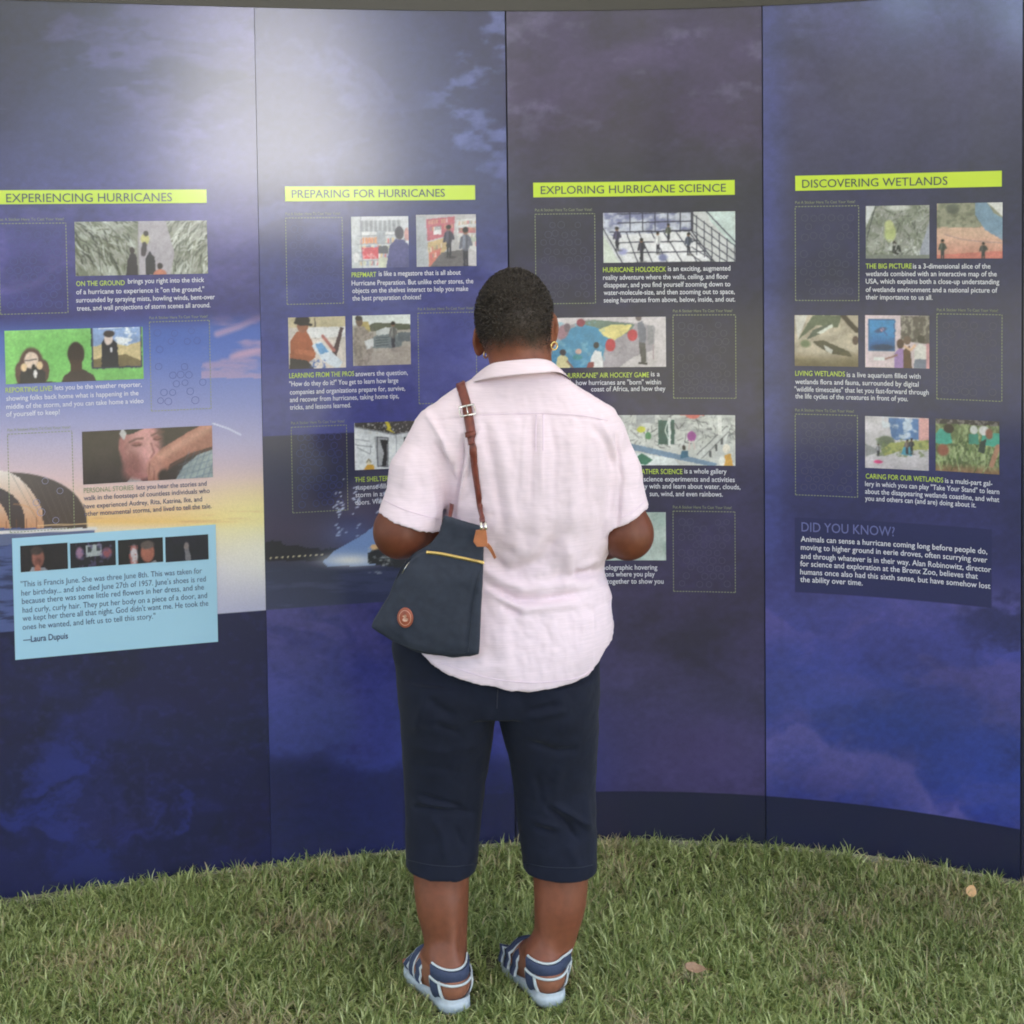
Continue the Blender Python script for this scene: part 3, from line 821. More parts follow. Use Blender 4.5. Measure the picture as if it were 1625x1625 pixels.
def pic_gallery(p):
    p.C[:] = (206, 208, 206)
    p.mix(sst(.48, .7, fbm(p.X / 16, p.Y / 9, 87, 4)) * .5 * (p.Y < 706), (140, 140, 146))
    p.strokes(170, (958, 658, 1168, 712), (3, 12), (-90, 90), (.6, 1.3), [(70, 70, 74), (110, 112, 118), (50, 52, 56), (150, 150, 154)], 10, .75)
    p.rect(1010, 658, 1040, 672, (150, 152, 160), .7); p.rect(1080, 658, 1118, 660, (206, 110, 106)); p.ell(1100, 658, 12, 7, (214, 110, 104))
    p.rect(1045, 667, 1071, 706, (60, 92, 88)); p.line([(1061, 668), (1056, 684), (1063, 702)], 1.6, (230, 236, 232)); p.rect(1061, 664, 1065, 708, (222, 226, 226))
    p.ell(1018, 682, 7, 5, (196, 196, 70)); p.ell(1029, 692, 5, 6, (84, 140, 96)); p.ell(1098, 693, 7, 8, (156, 72, 150)); p.line([(1095, 700), (1094, 714)], 2, (210, 190, 190)); p.line([(1100, 700), (1103, 713)], 2, (210, 190, 190))
    p.poly([(1000, 704), (1140, 736), (1130, 741), (1000, 714)], (120, 146, 176)); p.poly([(1000, 718), (1070, 728), (1080, 741), (1000, 741)], (226, 232, 234))
    p.poly([(1004, 730), (1018, 720), (1036, 730), (1026, 738), (1008, 738)], (64, 122, 100)); p.poly([(1082, 716), (1092, 716), (1093, 726), (1080, 728)], (64, 108, 140)); p.ell(1086, 711, 3, 4, (60, 52, 52))
    p.poly([(1106, 722), (1152, 678), (1158, 680), (1146, 730)], (206, 208, 208)); p.line([(1106, 722), (1154, 676)], 1.5, (110, 112, 116)); p.line([(1114, 728), (1158, 684)], 1.3, (120, 122, 126))
    for k in range(3): p.rect(1126 + k * 9, 716 - k * 10, 1130 + k * 9, 726 - k * 10, (90, 92, 96))
    p.rect(1140, 658, 1146, 690, (232, 232, 230)); p.ell(1153, 712, 6, 7, (240, 232, 220)); p.poly([(1148, 741), (1150, 722), (1160, 720), (1164, 741)], (222, 168, 80)); p.ell(1146, 732, 5, 8, (240, 238, 234))


def pic_pale(p):
    p.C[:] = (186, 200, 196); p.mix(sst(.4, .7, fbm(p.X / 14, p.Y / 18, 89, 4)) * .6, (150, 174, 168)); p.mix(sst(900, 960, p.X) * 0, (0, 0, 0))


def pic_marsh(p):
    p.C[:] = (150, 152, 148); p.mix(sst(.4, .62, fbm(p.X / 14, p.Y / 11, 90, 5)) * .6, (112, 120, 104))
    p.strokes(150, (1374, 326, 1476, 412), (4, 14), (20, 160), (.6, 1.6), [(70, 78, 68), (96, 104, 88), (58, 64, 58)], 7, .65)
    p.strokes(110, (1374, 326, 1476, 412), (3, 11), (0, 180), (.6, 1.3), [(190, 194, 190), (206, 208, 210), (170, 176, 150)], 8, .7)
    p.poly([(1374, 326), (1390, 326), (1374, 360)], (206, 208, 214)); p.ell(1426, 330, 18, 5, (206, 208, 206), .6); p.ell(1413, 369, 9, 15, (180, 190, 130), .4); p.ell(1411, 358, 7, 8, (190, 196, 140), .4)
    p.line([(1390, 326), (1376, 376)], 1.6, (70, 74, 74)); p.poly([(1456, 411), (1476, 350), (1476, 411)], (150, 154, 172)); p.poly([(1374, 404), (1476, 404), (1476, 412), (1374, 412)], (120, 124, 120)); p.ell(1423, 396, 7, 8, (46, 48, 48)); p.ell(1420, 386, 3, 4, (60, 54, 50))
    p.speck(3, 4, 93, .55, .7, (220, 222, 226), .7, (1410, 380, 1460, 405))


def pic_map(p):
    p.C[:] = (206, 170, 152); p.poly([(1487, 322), (1592, 322), (1592, 352), (1548, 362), (1487, 360)], (150, 150, 132)); p.mix(sst(.45, .65, fbm(p.X / 8, p.Y / 6, 94, 4)) * (p.Y < 362) * .7, (110, 112, 96))
    p.ell(1512, 332, 10, 8, (96, 100, 92), .4); p.poly([(1548, 322), (1566, 322), (1578, 340), (1592, 348), (1592, 382), (1564, 366), (1548, 342)], (122, 150, 178)); p.poly([(1566, 322), (1592, 322), (1592, 346)], (214, 214, 216))
    p.mix(sst(366, 410, p.Y) * .55, (214, 132, 118)); p.line([(1500, 372), (1526, 380), (1560, 384), (1592, 386)], 1.5, (170, 140, 140)); p.poly([(1487, 404), (1592, 398), (1592, 412), (1487, 412)], (206, 110, 104), .7)
    man(p, 1496, 380, 32, (70, 74, 70), w=.15); man(p, 1561, 385, 27, (66, 64, 66), w=.2)


def pic_fish(p):
    p.C[:] = (170, 158, 142); p.mix(sst(.4, .65, fbm(p.X / 24, p.Y / 16, 95, 4)) * .7, (206, 192, 174)); p.poly([(1261, 500), (1282, 500), (1266, 540)], (206, 202, 196)); p.poly([(1266, 540), (1290, 500), (1336, 500), (1330, 520), (1296, 516)], (96, 104, 86))
    p.poly([(1280, 540), (1290, 524), (1320, 512), (1322, 518), (1302, 530)], (90, 98, 88)); p.poly([(1296, 529), (1320, 514), (1323, 518), (1304, 530)], (214, 216, 208)); p.poly([(1290, 542), (1306, 540), (1348, 558), (1352, 566), (1320, 562), (1300, 552)], (84, 78, 66)); p.poly([(1308, 548), (1322, 556), (1320, 562), (1310, 556)], (206, 204, 200))
    p.line([(1338, 500), (1352, 516), (1360, 524)], 8, (70, 58, 54)); p.ell(1358, 540, 5, 7, (84, 66, 64)); p.mix(sst(556, 582, p.Y + .1 * np.abs(p.X - 1312)) * .8, (96, 82, 58)); p.ell(1278, 546, 8, 6, (110, 122, 92), .6)


def pic_aquarium(p):
    p.C[:] = (214, 194, 204); p.rect(1378, 506, 1421, 558, (52, 96, 150)); p.rect(1380, 508, 1419, 556, (60, 140, 204))
    p.mix(((p.X > 1380) & (p.X < 1419) & (p.Y > 508) & (p.Y < 556)) * sst(520, 556, p.Y) * .85, (28, 74, 140))
    p.ell(1398, 524, 10, 4, (60, 84, 130), .4, -20); p.ell(1400, 523, 3, 3, (200, 150, 160), .4); p.line([(1398, 520), (1408, 532)], 2, (60, 90, 150)); p.ell(1400, 552, 18, 5, (24, 56, 100), .5)
    p.poly([(1430, 500), (1476, 500), (1476, 546), (1430, 540)], (92, 84, 82)); p.mix(sst(.5, .64, fbm(p.X / 4, p.Y / 7, 96, 4)) * ((p.X > 1430) & (p.Y < 544)), (150, 142, 136))
    p.poly([(1420, 586), (1420, 562), (1428, 552), (1436, 556), (1434, 586)], (160, 124, 190)); p.ell(1429, 546, 6, 8, (80, 56, 54)); p.line([(1406, 571), (1424, 564)], 3, (150, 110, 106)); p.rect(1386, 568, 1404, 574, (228, 228, 230))
    p.poly([(1434, 586), (1434, 556), (1444, 548), (1448, 586)], (96, 66, 56)); p.ell(1440, 540, 6, 7, (110, 86, 78)); p.line([(1436, 550), (1446, 556), (1452, 548)], 4, (220, 180, 150))
    p.poly([(1450, 586), (1452, 552), (1460, 544), (1470, 550), (1470, 586)], (220, 216, 214)); p.ell(1462, 538, 6, 7, (66, 58, 58)); p.poly([(1450, 586), (1452, 570), (1470, 570), (1470, 586)], (120, 126, 150)); p.rect(1470, 545, 1476, 586, (206, 150, 160))


def pic_collage(p):
    p.C[:] = (206, 200, 208); p.poly([(1410, 662), (1458, 662), (1458, 696), (1416, 698)], (84, 120, 176)); p.mix(sst(.45, .62, fbm(p.X / 12, p.Y / 9, 97, 4)) * ((p.X > 1400) & (p.X < 1458) & (p.Y < 696)) * .8, (214, 222, 232)); p.rect(1458, 660, 1475, 704, (214, 160, 160))
    p.ell(1406, 702, 14, 10, (110, 120, 104), .3); p.poly([(1398, 716), (1412, 704), (1436, 700), (1474, 696), (1474, 712), (1430, 716), (1404, 726)], (168, 172, 104)); p.speck(6, 5, 98, .5, .66, (120, 136, 90), .7, (1390, 696, 1475, 726))
    p.poly([(1373, 706), (1398, 718), (1374, 728)], (150, 150, 154)); p.mix(sst(724, 745, p.Y) * .6, (186, 178, 186)); p.ell(1394, 736, 7, 3, (214, 70, 130), .4); p.poly([(1430, 722), (1436, 706), (1446, 706), (1448, 724)], (84, 160, 190)); man(p, 1440, 697, 24, (110, 96, 92), w=.16); man(p, 1447, 695, 26, (60, 58, 66), w=.13); man(p, 1394, 706, 20, (130, 130, 140), w=.16)


def pic_plant(p):
    p.C[:] = (110, 122, 84); p.mix(sst(.42, .62, fbm(p.X / 4, p.Y / 10, 99, 4)) * .8, (162, 176, 130)); p.mix(sst(.52, .66, fbm(p.X / 5, p.Y / 6, 100, 4)) * .6, (64, 74, 50)); p.mix(sst(735, 752, p.Y) * .7, (150, 100, 76)); p.rect(1485, 662, 1588, 672, (60, 52, 58)); p.speck(4, 4, 101, .5, .62, (150, 140, 140), .7, (1485, 662, 1588, 673))
    p.strokes(130, (1485, 690, 1588, 755), (8, 24), (55, 125), (.7, 1.7), [(150, 170, 110), (186, 196, 150), (96, 120, 66), (60, 78, 44)], 9, .8)
    p.poly([(1485, 690), (1492, 680), (1508, 686), (1512, 704), (1500, 708), (1485, 706)], (70, 160, 144)); p.ell(1506, 680, 8, 8, (60, 48, 44)); p.ell(1497, 717, 9, 10, (150, 92, 76), .4)
    p.poly([(1556, 706), (1560, 684), (1586, 684), (1588, 706)], (76, 168, 148)); p.poly([(1538, 704), (1538, 688), (1552, 686), (1554, 704)], (70, 140, 124)); p.ell(1546, 680, 6, 7, (206, 206, 206)); p.ell(1562, 681, 8, 8, (222, 220, 222)); p.ell(1570, 686, 6, 9, (150, 100, 84), .4); p.poly([(1556, 700), (1566, 694), (1562, 720), (1552, 716)], (60, 70, 66)); p.line([(1584, 706), (1574, 738)], 8, (176, 130, 108))


for k, tl, br, fn in (
        (0, (118, 352), (330, 434), pic_ground), (0, (7, 525), (228, 601), pic_green), (0, (130, 685), (338, 757), pic_face),
        (1, (557, 344), (649, 424), pic_shelf), (1, (660, 341), (756, 422), pic_store), (1, (457, 504), (549, 583), pic_pro), (1, (559, 501), (652, 578), pic_cars), (1, (562, 671), (770, 738), pic_house),
        (2, (957, 338), (1167, 415), pic_grid), (2, (850, 505), (1057, 582), pic_hockey), (2, (958, 659), (1167, 739), pic_gallery), (2, (850, 815), (1057, 889), pic_pale),
        (3, (1374, 327), (1475, 410), pic_marsh), (3, (1487, 323), (1591, 410), pic_map), (3, (1261, 500), (1362, 582), pic_fish), (3, (1373, 500), (1475, 585), pic_aquarium), (3, (1373, 660), (1474, 747), pic_collage), (3, (1485, 664), (1586, 753), pic_plant)):
    picture(k, tl, br, fn)


# flat printed shapes: strips, boxes, letters
def plate(panel, tl, br, m, off, name, n=24):
    (s0, z1), (s1, z0) = sz(*tl), sz(*br)
    S = np.linspace(s0, s1, n)
    V = np.r_[wpos(S, z0, off), wpos(S, z1, off)]
    F = np.array([(i, i + 1, n + i + 1, n + i) for i in range(n - 1)])
    return build(name, V, F, m, panel, True)


_txt = bpy.data.curves.new('lettering', 'FONT')
_txt.resolution_u = 3
_txo = bpy.data.objects.new('lettering', _txt)
COL.objects.link(_txo)
def glyphs(text, weight):
    _txt.body = text; _txt.size = 1.0; _txt.offset = weight
    bpy.context.view_layer.update()
    dg = bpy.context.evaluated_depsgraph_get()
    me = _txo.evaluated_get(dg).to_mesh()
    V = np.array([v.co[:] for v in me.vertices]).reshape(-1, 3)
    F = [tuple(p.vertices) for p in me.polygons]
    _txo.evaluated_get(dg).to_mesh_clear()
    return V, F
CAP = 0.729      # cap height of the built-in face at size 1


def lettering(parent, name, lines, mats, off, label=None):
    """lines: (text, x0, y baseline, x1, cap height px, material, weight)   all in photo units, laid on the wall surface"""
    Vs, Fs, Ms, base = [], [], [], 0
    for text, x0, y0, x1, cap, m, wt in lines:
        V, F = glyphs(text, wt)
        if not len(V): continue
        (s0, zb), (s1, _) = sz(x0, y0), sz(x1, y0)
        zt = sz(x0, y0 - cap)[1]
        k = (zt - zb) / CAP
        w0, w1 = V[:, 0].min(), V[:, 0].max()
        S = s0 + (V[:, 0] - w0) / (w1 - w0) * (s1 - s0)
        Vs.append(wpos(S, zb + V[:, 1] * k, off)); Fs += [tuple(i + base for i in f) for f in F]; Ms += [m] * len(F); base += len(V)
    o = build(name, np.concatenate(Vs), Fs, mats, parent, False, midx=Ms)
    if label: o['label'] = label
    return o


def dashes(panel, tl, br, m_ring, ring_m, title=None):
    (s0, z1), (s1, z0) = sz(*tl), sz(*br)
    Vs, Fs, Ms = [], [], []
    def quad(S, Zz, m):
        b = len(Vs)
        for s, z in zip(S, Zz): Vs.append(wpos(s, z, .0016))
        Fs.append(tuple(range(b, b + len(S)))); Ms.append(m)
    h = .0010
    for z in (z0, z1):
        s = s0
        while s < s1: quad((s, min(s + .0052, s1), min(s + .0052, s1), s), (z - h, z - h, z + h, z + h), 0); s += .0078
    for s in (s0, s1):
        z = z0
        while z < z1: quad((s - h, s + h, s + h, s - h), (z, z, min(z + .0052, z1), min(z + .0052, z1)), 0); z += .0078
    n = 12; rr_ = np.random.default_rng(int(tl[0] + tl[1] * 7) % 9973)
    nr = 9; row = (z1 - z0 - .03) / nr
    for j in range(nr):
        nc = 6 if j % 2 == 0 else 5
        pitch = (s1 - s0 - .022) / 6
        for i in range(nc):
            if rr_.random() < (.93 if ring_m is M_ring_pale else .6 if (ring_m is M_ring_blue and tl[0] < 400 and tl[1] > 500) else .12): continue
            cs, cz = s0 + .011 + pitch * (i + .5 + (.0 if nc == 6 else .5)) + rr_.normal(0, .0014), z0 + .012 + row * (j + .5) + rr_.normal(0, .0014)
            r = rr_.uniform(.0078, .0098)
            for k in range(n):
                a, b = 2 * math.pi * k / n, 2 * math.pi * (k + 1) / n
                quad((cs + r * math.cos(a), cs + r * math.cos(b), cs + (r - .0011) * math.cos(b), cs + (r - .0011) * math.cos(a)),
                     (cz + r * math.sin(a), cz + r * math.sin(b), cz + (r - .0011) * math.sin(b), cz + (r - .0011) * math.sin(a)), 1)
    build('sticker_grid', np.array(Vs), Fs, [M_pale_lime, ring_m], PANELS[panel], False, midx=Ms)
    x0, x1 = tl[0], tl[0] + (br[0] - tl[0]) * .94
    lettering(PANELS[panel], 'sticker_note', [('Put A Sticker Here To Cast Your Vote!', x0, tl[1] - 4.5, x1, 4.6, 0, .0)], [M_pale_lime], .002)


for k, tl, br in ((0, (-3, 355), (108, 496)), (0, (237, 511), (335, 648)), (0, (12, 689), (118, 838)),
                  (1, (453, 346), (545, 481)), (1, (663, 497), (757, 638)), (1, (462, 678), (552, 809)),
                  (2, (849, 340), (945, 481)), (2, (1068, 500), (1168, 632)), (2, (849, 662), (946, 806)), (2, (1068, 811), (1167, 940)),
                  (3, (1262, 328), (1363, 477)), (3, (1487, 498), (1590, 637)), (3, (1262, 657), (1361, 789))):
    dashes(k, tl, br, None, M_ring_pale if (k == 0 and tl[1] > 600) else M_ring_blue if k < 2 else M_ring)

# lime heading strips, each with its title
for k, tl, br, title, tx0, ty, tx1, cap in ((0, (-6, 302), (328, 322), 'EXPERIENCING HURRICANES', 10, 321, 273, 14.4), (1, (452, 296), (754, 317), 'PREPARING FOR HURRICANES', 463, 314, 706, 13.2),
                                            (2, (846, 290), (1166, 309), 'EXPLORING HURRICANE SCIENCE', 858, 308, 1152, 13.2), (3, (1262, 279), (1590, 296), 'DISCOVERING WETLANDS', 1273, 298, 1504, 13.4)):
    plate(PANELS[k], tl, br, M_lime, .002, 'heading_strip')
    lettering(PANELS[k], 'heading', [(title, tx0, ty, tx1, cap, 0, .004)], [M_grey_ink], .0032)

B = .007      # stroke weight of the small bold text
def para(k, lines, cap=8.2, name='caption', mats=None):
    lettering(PANELS[k], name, [(t, x0, y, x1, cap, m, B) for t, x0, y, x1, m in lines], mats or [M_white_ink, M_lime_text], .002)


para(0, [('ON THE GROUND', 121, 454, 198, 1), ('brings you right into the thick', 203, 450, 324, 0), ('of a hurricane to experience it "on the ground,"', 121, 467, 324, 0),
         ('surrounded by spraying mists, howling winds, bent-over', 121, 480, 341, 0), ('trees, and wall projections of storm scenes all around.', 122, 493, 334, 0)])
para(0, [('REPORTING LIVE!', 9, 623, 83, 1), ('lets you be the weather reporter,', 87, 619, 225, 0), ('showing folks back home what is happening in the', 10, 636, 220, 0),
         ('middle of the storm, and you can take home a video', 10, 649, 228, 0), ('of yourself to keep!', 10, 661, 95, 0)])
lettering(PANELS[0], 'caption', [('PERSONAL STORIES', 133, 782, 212, 8.2, 1, .006), ('lets you hear the stories and', 217, 777, 328, 8.2, 0, .006),
          ('walk in the footsteps of countless individuals who', 133, 794, 333, 8.2, 0, .006), ('have experienced Audrey, Rita, Katrina, Ike, and', 133, 807, 321, 8.2, 0, .006),
          ('other monumental storms, and lived to tell the tale.', 134, 819, 336, 8.2, 0, .006)], [M_dark_text, M_pale_lime], .002)
para(1, [('PREPMART', 558, 440, 597, 1), ('is like a megastore that is all about', 601, 438, 731, 0), ('Hurricane Preparation. But unlike other stores, the', 558, 453, 751, 0),
         ('objects on the shelves interact to help you make', 559, 465, 743, 0), ('the best preparation choices!', 559, 477, 668, 0)])
para(1, [('LEARNING FROM THE PROS', 459, 600, 562, 1), ('answers the question,', 564, 597, 647, 0), ('"How do they do it?" You get to learn how large', 459, 613, 632, 0),
         ('companies and organizations prepare for, survive,', 460, 626, 643, 0), ('and recover from hurricanes, taking home tips,', 460, 638, 633, 0), ('tricks, and lessons learned.', 460, 650, 557, 0)])
para(1, [('THE SHELTER EXP', 563, 765, 634, 1), ('suspense-filled', 564, 777, 622, 0), ('storm in a pub', 564, 789, 625, 0), ('doors. Will', 564, 801, 606, 0)])
para(2, [('HURRICANE HOLODECK', 957, 432, 1057, 1), ('is an exciting, augmented', 1060, 430, 1159, 0), ('reality adventure where the walls, ceiling, and floor', 957, 444, 1156, 0),
         ('disappear, and you find yourself zooming down to', 958, 456, 1159, 0), ('water-molecule-size, and then zooming out to space,', 958, 468, 1166, 0), ('seeing hurricanes from above, below, inside, and out.', 958, 480, 1167, 0)])
para(2, [('A HURRICANE" AIR HOCKEY GAME', 888, 600, 1030, 1), ('is a', 1033, 597, 1047, 0), ('how hurricanes are "born" within', 914, 611, 1049, 0), ('coast of Africa, and how they', 938, 621, 1056, 0)])
para(2, [('WEATHER SCIENCE', 1004, 752, 1083, 1), ('is a whole gallery', 1086, 751, 1153, 0), ('interactive science experiments and activities', 974, 764, 1166, 0), ('play with and learn about water, clouds,', 1012, 775, 1175, 0), ('sun, wind, and even rainbows.', 1031, 787, 1147, 0)])
para(2, [('holographic hovering', 956, 904, 1043, 0), ('simulations where you play', 930, 915, 1039, 0), ('together to show you', 963, 926, 1053, 0)])
para(3, [('THE BIG PICTURE', 1374, 426, 1447, 1), ('is a 3-dimensional slice of the', 1449, 426, 1572, 0), ('wetlands combined with an interactive map of the', 1374, 438, 1582, 0),
         ('USA, which explains both a close-up understanding', 1374, 450, 1586, 0), ('of wetlands environment and a national picture of', 1374, 463, 1583, 0), ('their importance to us all.', 1374, 475, 1480, 0)])
para(3, [('LIVING WETLANDS', 1262, 596, 1341, 1), ('is a live aquarium filled with', 1344, 598, 1461, 0), ('wetlands flora and fauna, surrounded by digital', 1262, 609, 1458, 0),
         ('"wildlife timescales" that let you fast-forward through', 1261, 621, 1474, 0), ('the life cycles of the creatures in front of you.', 1262, 632, 1441, 0)])
para(3, [('CARING FOR OUR WETLANDS', 1374, 759, 1497, 1), ('is a multi-part gal-', 1500, 766, 1575, 0), ('lery in which you can play "Take Your Stand" to learn', 1373, 771, 1586, 0),
         ('about the disappearing wetlands coastline, and what', 1373, 783, 1586, 0), ('you and others can (and are) doing about it.', 1373, 794, 1549, 0)])
lettering(PANELS[3], 'heading', [('DID YOU KNOW?', 1272, 843, 1420, 15.5, 0, .004)], [M_lilac_text], .002)
para(3, [('Animals can sense a hurricane coming long before people do,', 1271, 859, 1567, 0), ('moving to higher ground in eerie droves, often scurrying over', 1271, 872, 1567, 0),
         ('and through whatever is in their way. Alan Robinowitz, director', 1271, 886, 1573, 0), ('for science and exploration at the Bronx Zoo, believes that', 1270, 898, 1552, 0),
         ('humans once also had this sixth sense, but have somehow lost', 1270, 911, 1572, 0), ('the ability over time.', 1270, 923, 1369, 0)], 9)
# the pale blue quote card on the first panel
plate(PANELS[0], (19, 854), (346, 1018), M_card, .0022, 'quote_card')
for tl, br, fn in (((32, 866), (108, 902), thumb1), ((111, 862), (184, 896), thumb2), ((187, 857), (259, 891), thumb3), ((262, 852), (331, 887), thumb4)):
    picture(0, tl, br, fn, .0014, .0034)
lettering(PANELS[0], 'quotation', [(t, x0, y, x1, 9.5, 1, .0) for t, x0, y, x1 in (
    ('"This is Francis June. She was three June 8th. This was taken for', 33, 931, 321), ("her birthday... and she died June 27th of 1957. June's shoes is red", 34, 945, 327),
    ('because there was some little red flowers in her dress, and she', 35, 958, 324), ('had curly, curly hair. They put her body on a piece of a door, and', 36, 972, 329),
    ("we kept her there all that night. God didn't want me. He took the", 36, 985, 331), ('ones he wanted, and left us to tell this story."', 36, 999, 247))] +
    [('\u2014Laura Dupuis', 37, 1019, 108, 10, 0, .014)], [M_dark_text, M_quote], .0036)
bpy.data.objects.remove(_txo)
# ------------------------------------------------------------------ distance-field modelling: soft bodies and clothes
def pchip(xk, yk, x):
    xk, yk = np.asarray(xk, float), np.asarray(yk, float)
    o = np.argsort(xk); xk, yk = xk[o], yk[o]
    h = np.diff(xk); dl = np.diff(yk) / h
    m = np.zeros(len(xk)); m[0], m[-1] = dl[0], dl[-1]
    for i in range(1, len(xk) - 1):
        if dl[i - 1] * dl[i] > 0:
            w1, w2 = 2 * h[i] + h[i - 1], h[i] + 2 * h[i - 1]
            m[i] = (w1 + w2) / (w1 / dl[i - 1] + w2 / dl[i])
    x = np.clip(x, xk[0], xk[-1])
    i = np.clip(np.searchsorted(xk, x) - 1, 0, len(xk) - 2)
    t = (x - xk[i]) / h[i]
    return (2 * t**3 - 3 * t**2 + 1) * yk[i] + (t**3 - 2 * t**2 + t) * h[i] * m[i] + (-2 * t**3 + 3 * t**2) * yk[i + 1] + (t**3 - t**2) * h[i] * m[i + 1]


def smin(a, b, k):
    if k <= 0: return np.minimum(a, b)
    h = np.clip(.5 + .5 * (b - a) / k, 0, 1)
    return b * (1 - h) + a * h - k * h * (1 - h)


class Vol:
    def __init__(s, lo, hi, h):
        s.lo, s.h = np.array(lo, float), h
        s.n = np.ceil((np.array(hi) - s.lo) / h).astype(int) + 1
        s.ax = [s.lo[i] + h * np.arange(s.n[i]) for i in range(3)]
        s.d = np.full(s.n, .2, np.float32)
    def put(s, fn, lo, hi, k=.0, op='union', pad=.03):
        sl = []
        for i in range(3):
            a = max(0, int((lo[i] - pad - k - s.lo[i]) / s.h)); b = min(s.n[i], int((hi[i] + pad + k - s.lo[i]) / s.h) + 2)
            if b <= a: return
            sl.append(slice(a, b))
        x, y, z = (s.ax[0][sl[0]][:, None, None], s.ax[1][sl[1]][None, :, None], s.ax[2][sl[2]][None, None, :])
        e = fn(x, y, z); sl = tuple(sl)
        if op == 'union': s.d[sl] = smin(s.d[sl], e, k)
        elif op == 'cut': s.d[sl] = -smin(-s.d[sl], e, k)
        elif op == 'and': s.d[sl] = -smin(-s.d[sl], -e, k)
    def cone(s, a, b, ra, rb, k=.0, op='union', sq=(1, 1, 1)):
        a, b, q = np.asarray(a, float), np.asarray(b, float), sq
        ab = (b - a) / np.array(q); L = ab @ ab + 1e-12
        def fn(x, y, z):
            px, py, pz = (x - a[0]) / q[0], (y - a[1]) / q[1], (z - a[2]) / q[2]
            t = np.clip((px * ab[0] + py * ab[1] + pz * ab[2]) / L, 0, 1)
            return (np.sqrt((px - t * ab[0]) ** 2 + (py - t * ab[1]) ** 2 + (pz - t * ab[2]) ** 2) - (ra + (rb - ra) * t)) * min(q)
        r = max(ra, rb) * max(q)
        s.put(fn, np.minimum(a, b) - r, np.maximum(a, b) + r, k, op)
    def ell(s, c, r, k=.0, op='union', rot=None):
        c, r = np.asarray(c, float), np.asarray(r, float)
        Rm = np.eye(3) if rot is None else np.asarray(rot)
        def fn(x, y, z):
            p = [x - c[0], y - c[1], z - c[2]]
            q = [sum(Rm[j, i] * p[j] for j in range(3)) / r[i] for i in range(3)]
            g = np.sqrt(q[0] ** 2 + q[1] ** 2 + q[2] ** 2)
            return (g - 1) * min(r)
        m = np.max(r)
        s.put(fn, c - m, c + m, k, op)
    def prof(s, z, xl, xr, yb, yf, p=2.3, k=.0, op='union', grow=0.0):
        o = np.argsort(z); z = np.asarray(z, float)[o]
        xl, xr, yb, yf = (np.asarray(v, float)[o] for v in (xl, xr, yb, yf))
        def fn(x, y, zz):
            q = zz.ravel()
            A, Bx, C, D = (pchip(z, v, q)[None, None, :] for v in (xl, xr, yb, yf))
            cx, a, cy, b = (A + Bx) / 2, np.maximum((Bx - A) / 2 + grow, .004), (C + D) / 2, np.maximum((D - C) / 2 + grow, .004)
            g = ((np.abs(x - cx) / a) ** p + (np.abs(y - cy) / b) ** p) ** (1 / p)
            e = (g - 1) * np.minimum(a, b)
            return np.maximum(e, np.maximum(zz - z[-1], z[0] - zz))
        s.put(fn, (xl.min() - grow, yb.min() - grow, z[0]), (xr.max() + grow, yf.max() + grow, z[-1]), k, op)
    def mesh(s, smooth=1):
        d = s.d; n = s.n
        ins = d < 0
        acc = np.zeros(tuple(n - 1) + (3,), np.float32); cnt = np.zeros(tuple(n - 1), np.int16)
        for ax in range(3):
            sa = [slice(None)] * 3; sb = [slice(None)] * 3
            sa[ax], sb[ax] = slice(0, -1), slice(1, None)
            da, db = d[tuple(sa)], d[tuple(sb)]
            cr_ = ins[tuple(sa)] != ins[tuple(sb)]
            I = np.argwhere(cr_)
            t = da[cr_] / (da[cr_] - db[cr_])
            P = I.astype(np.float32); P[:, ax] += t
            o = [i for i in range(3) if i != ax]
            for u in (0, 1):
                for v in (0, 1):
                    J = I.copy(); J[:, o[0]] -= u; J[:, o[1]] -= v
                    ok = (J >= 0).all(1) & (J < n - 1).all(1)
                    np.add.at(acc, tuple(J[ok].T), P[ok]); np.add.at(cnt, tuple(J[ok].T), 1)
        act = cnt > 0
        idx = np.full(act.shape, -1, np.int64); idx[act] = np.arange(act.sum())
        V = acc[act] / cnt[act][:, None]
        Fs = []
        for ax in range(3):
            sa = [slice(None)] * 3; sb = [slice(None)] * 3
            sa[ax], sb[ax] = slice(0, -1), slice(1, None)
            I = np.argwhere(ins[tuple(sa)] != ins[tuple(sb)])
            o = [(ax + 1) % 3, (ax + 2) % 3]
            ok = (I[:, o[0]] > 0) & (I[:, o[1]] > 0) & (I[:, o[0]] < n[o[0]] - 1) & (I[:, o[1]] < n[o[1]] - 1)
            I = I[ok]
            q = []
            for u, v in ((1, 1), (0, 1), (0, 0), (1, 0)):
                J = I.copy(); J[:, o[0]] -= u; J[:, o[1]] -= v
                q.append(idx[tuple(J.T)])
            q = np.stack(q, -1)
            fl = ins[tuple(I.T)]
            q[~fl] = q[~fl][:, ::-1]
            Fs.append(q)
        F = np.concatenate(Fs)
        for _ in range(smooth):
            S = np.zeros_like(V); c = np.zeros(len(V), np.float32)
            for a in range(4):
                i, j = F[:, a], F[:, (a + 1) % 4]
                np.add.at(S, i, V[j]); np.add.at(c, i, 1); np.add.at(S, j, V[i]); np.add.at(c, j, 1)
            V = V * .5 + .5 * S / c[:, None]
        return s.lo + V.astype(float) * s.h, F


def vnormals(V, F):
    n = np.cross(V[F[:, 2]] - V[F[:, 0]], V[F[:, 3]] - V[F[:, 1]])
    N = np.zeros_like(V)
    for a in range(4): np.add.at(N, F[:, a], n)
    return N / np.maximum(np.linalg.norm(N, axis=1), 1e-12)[:, None]


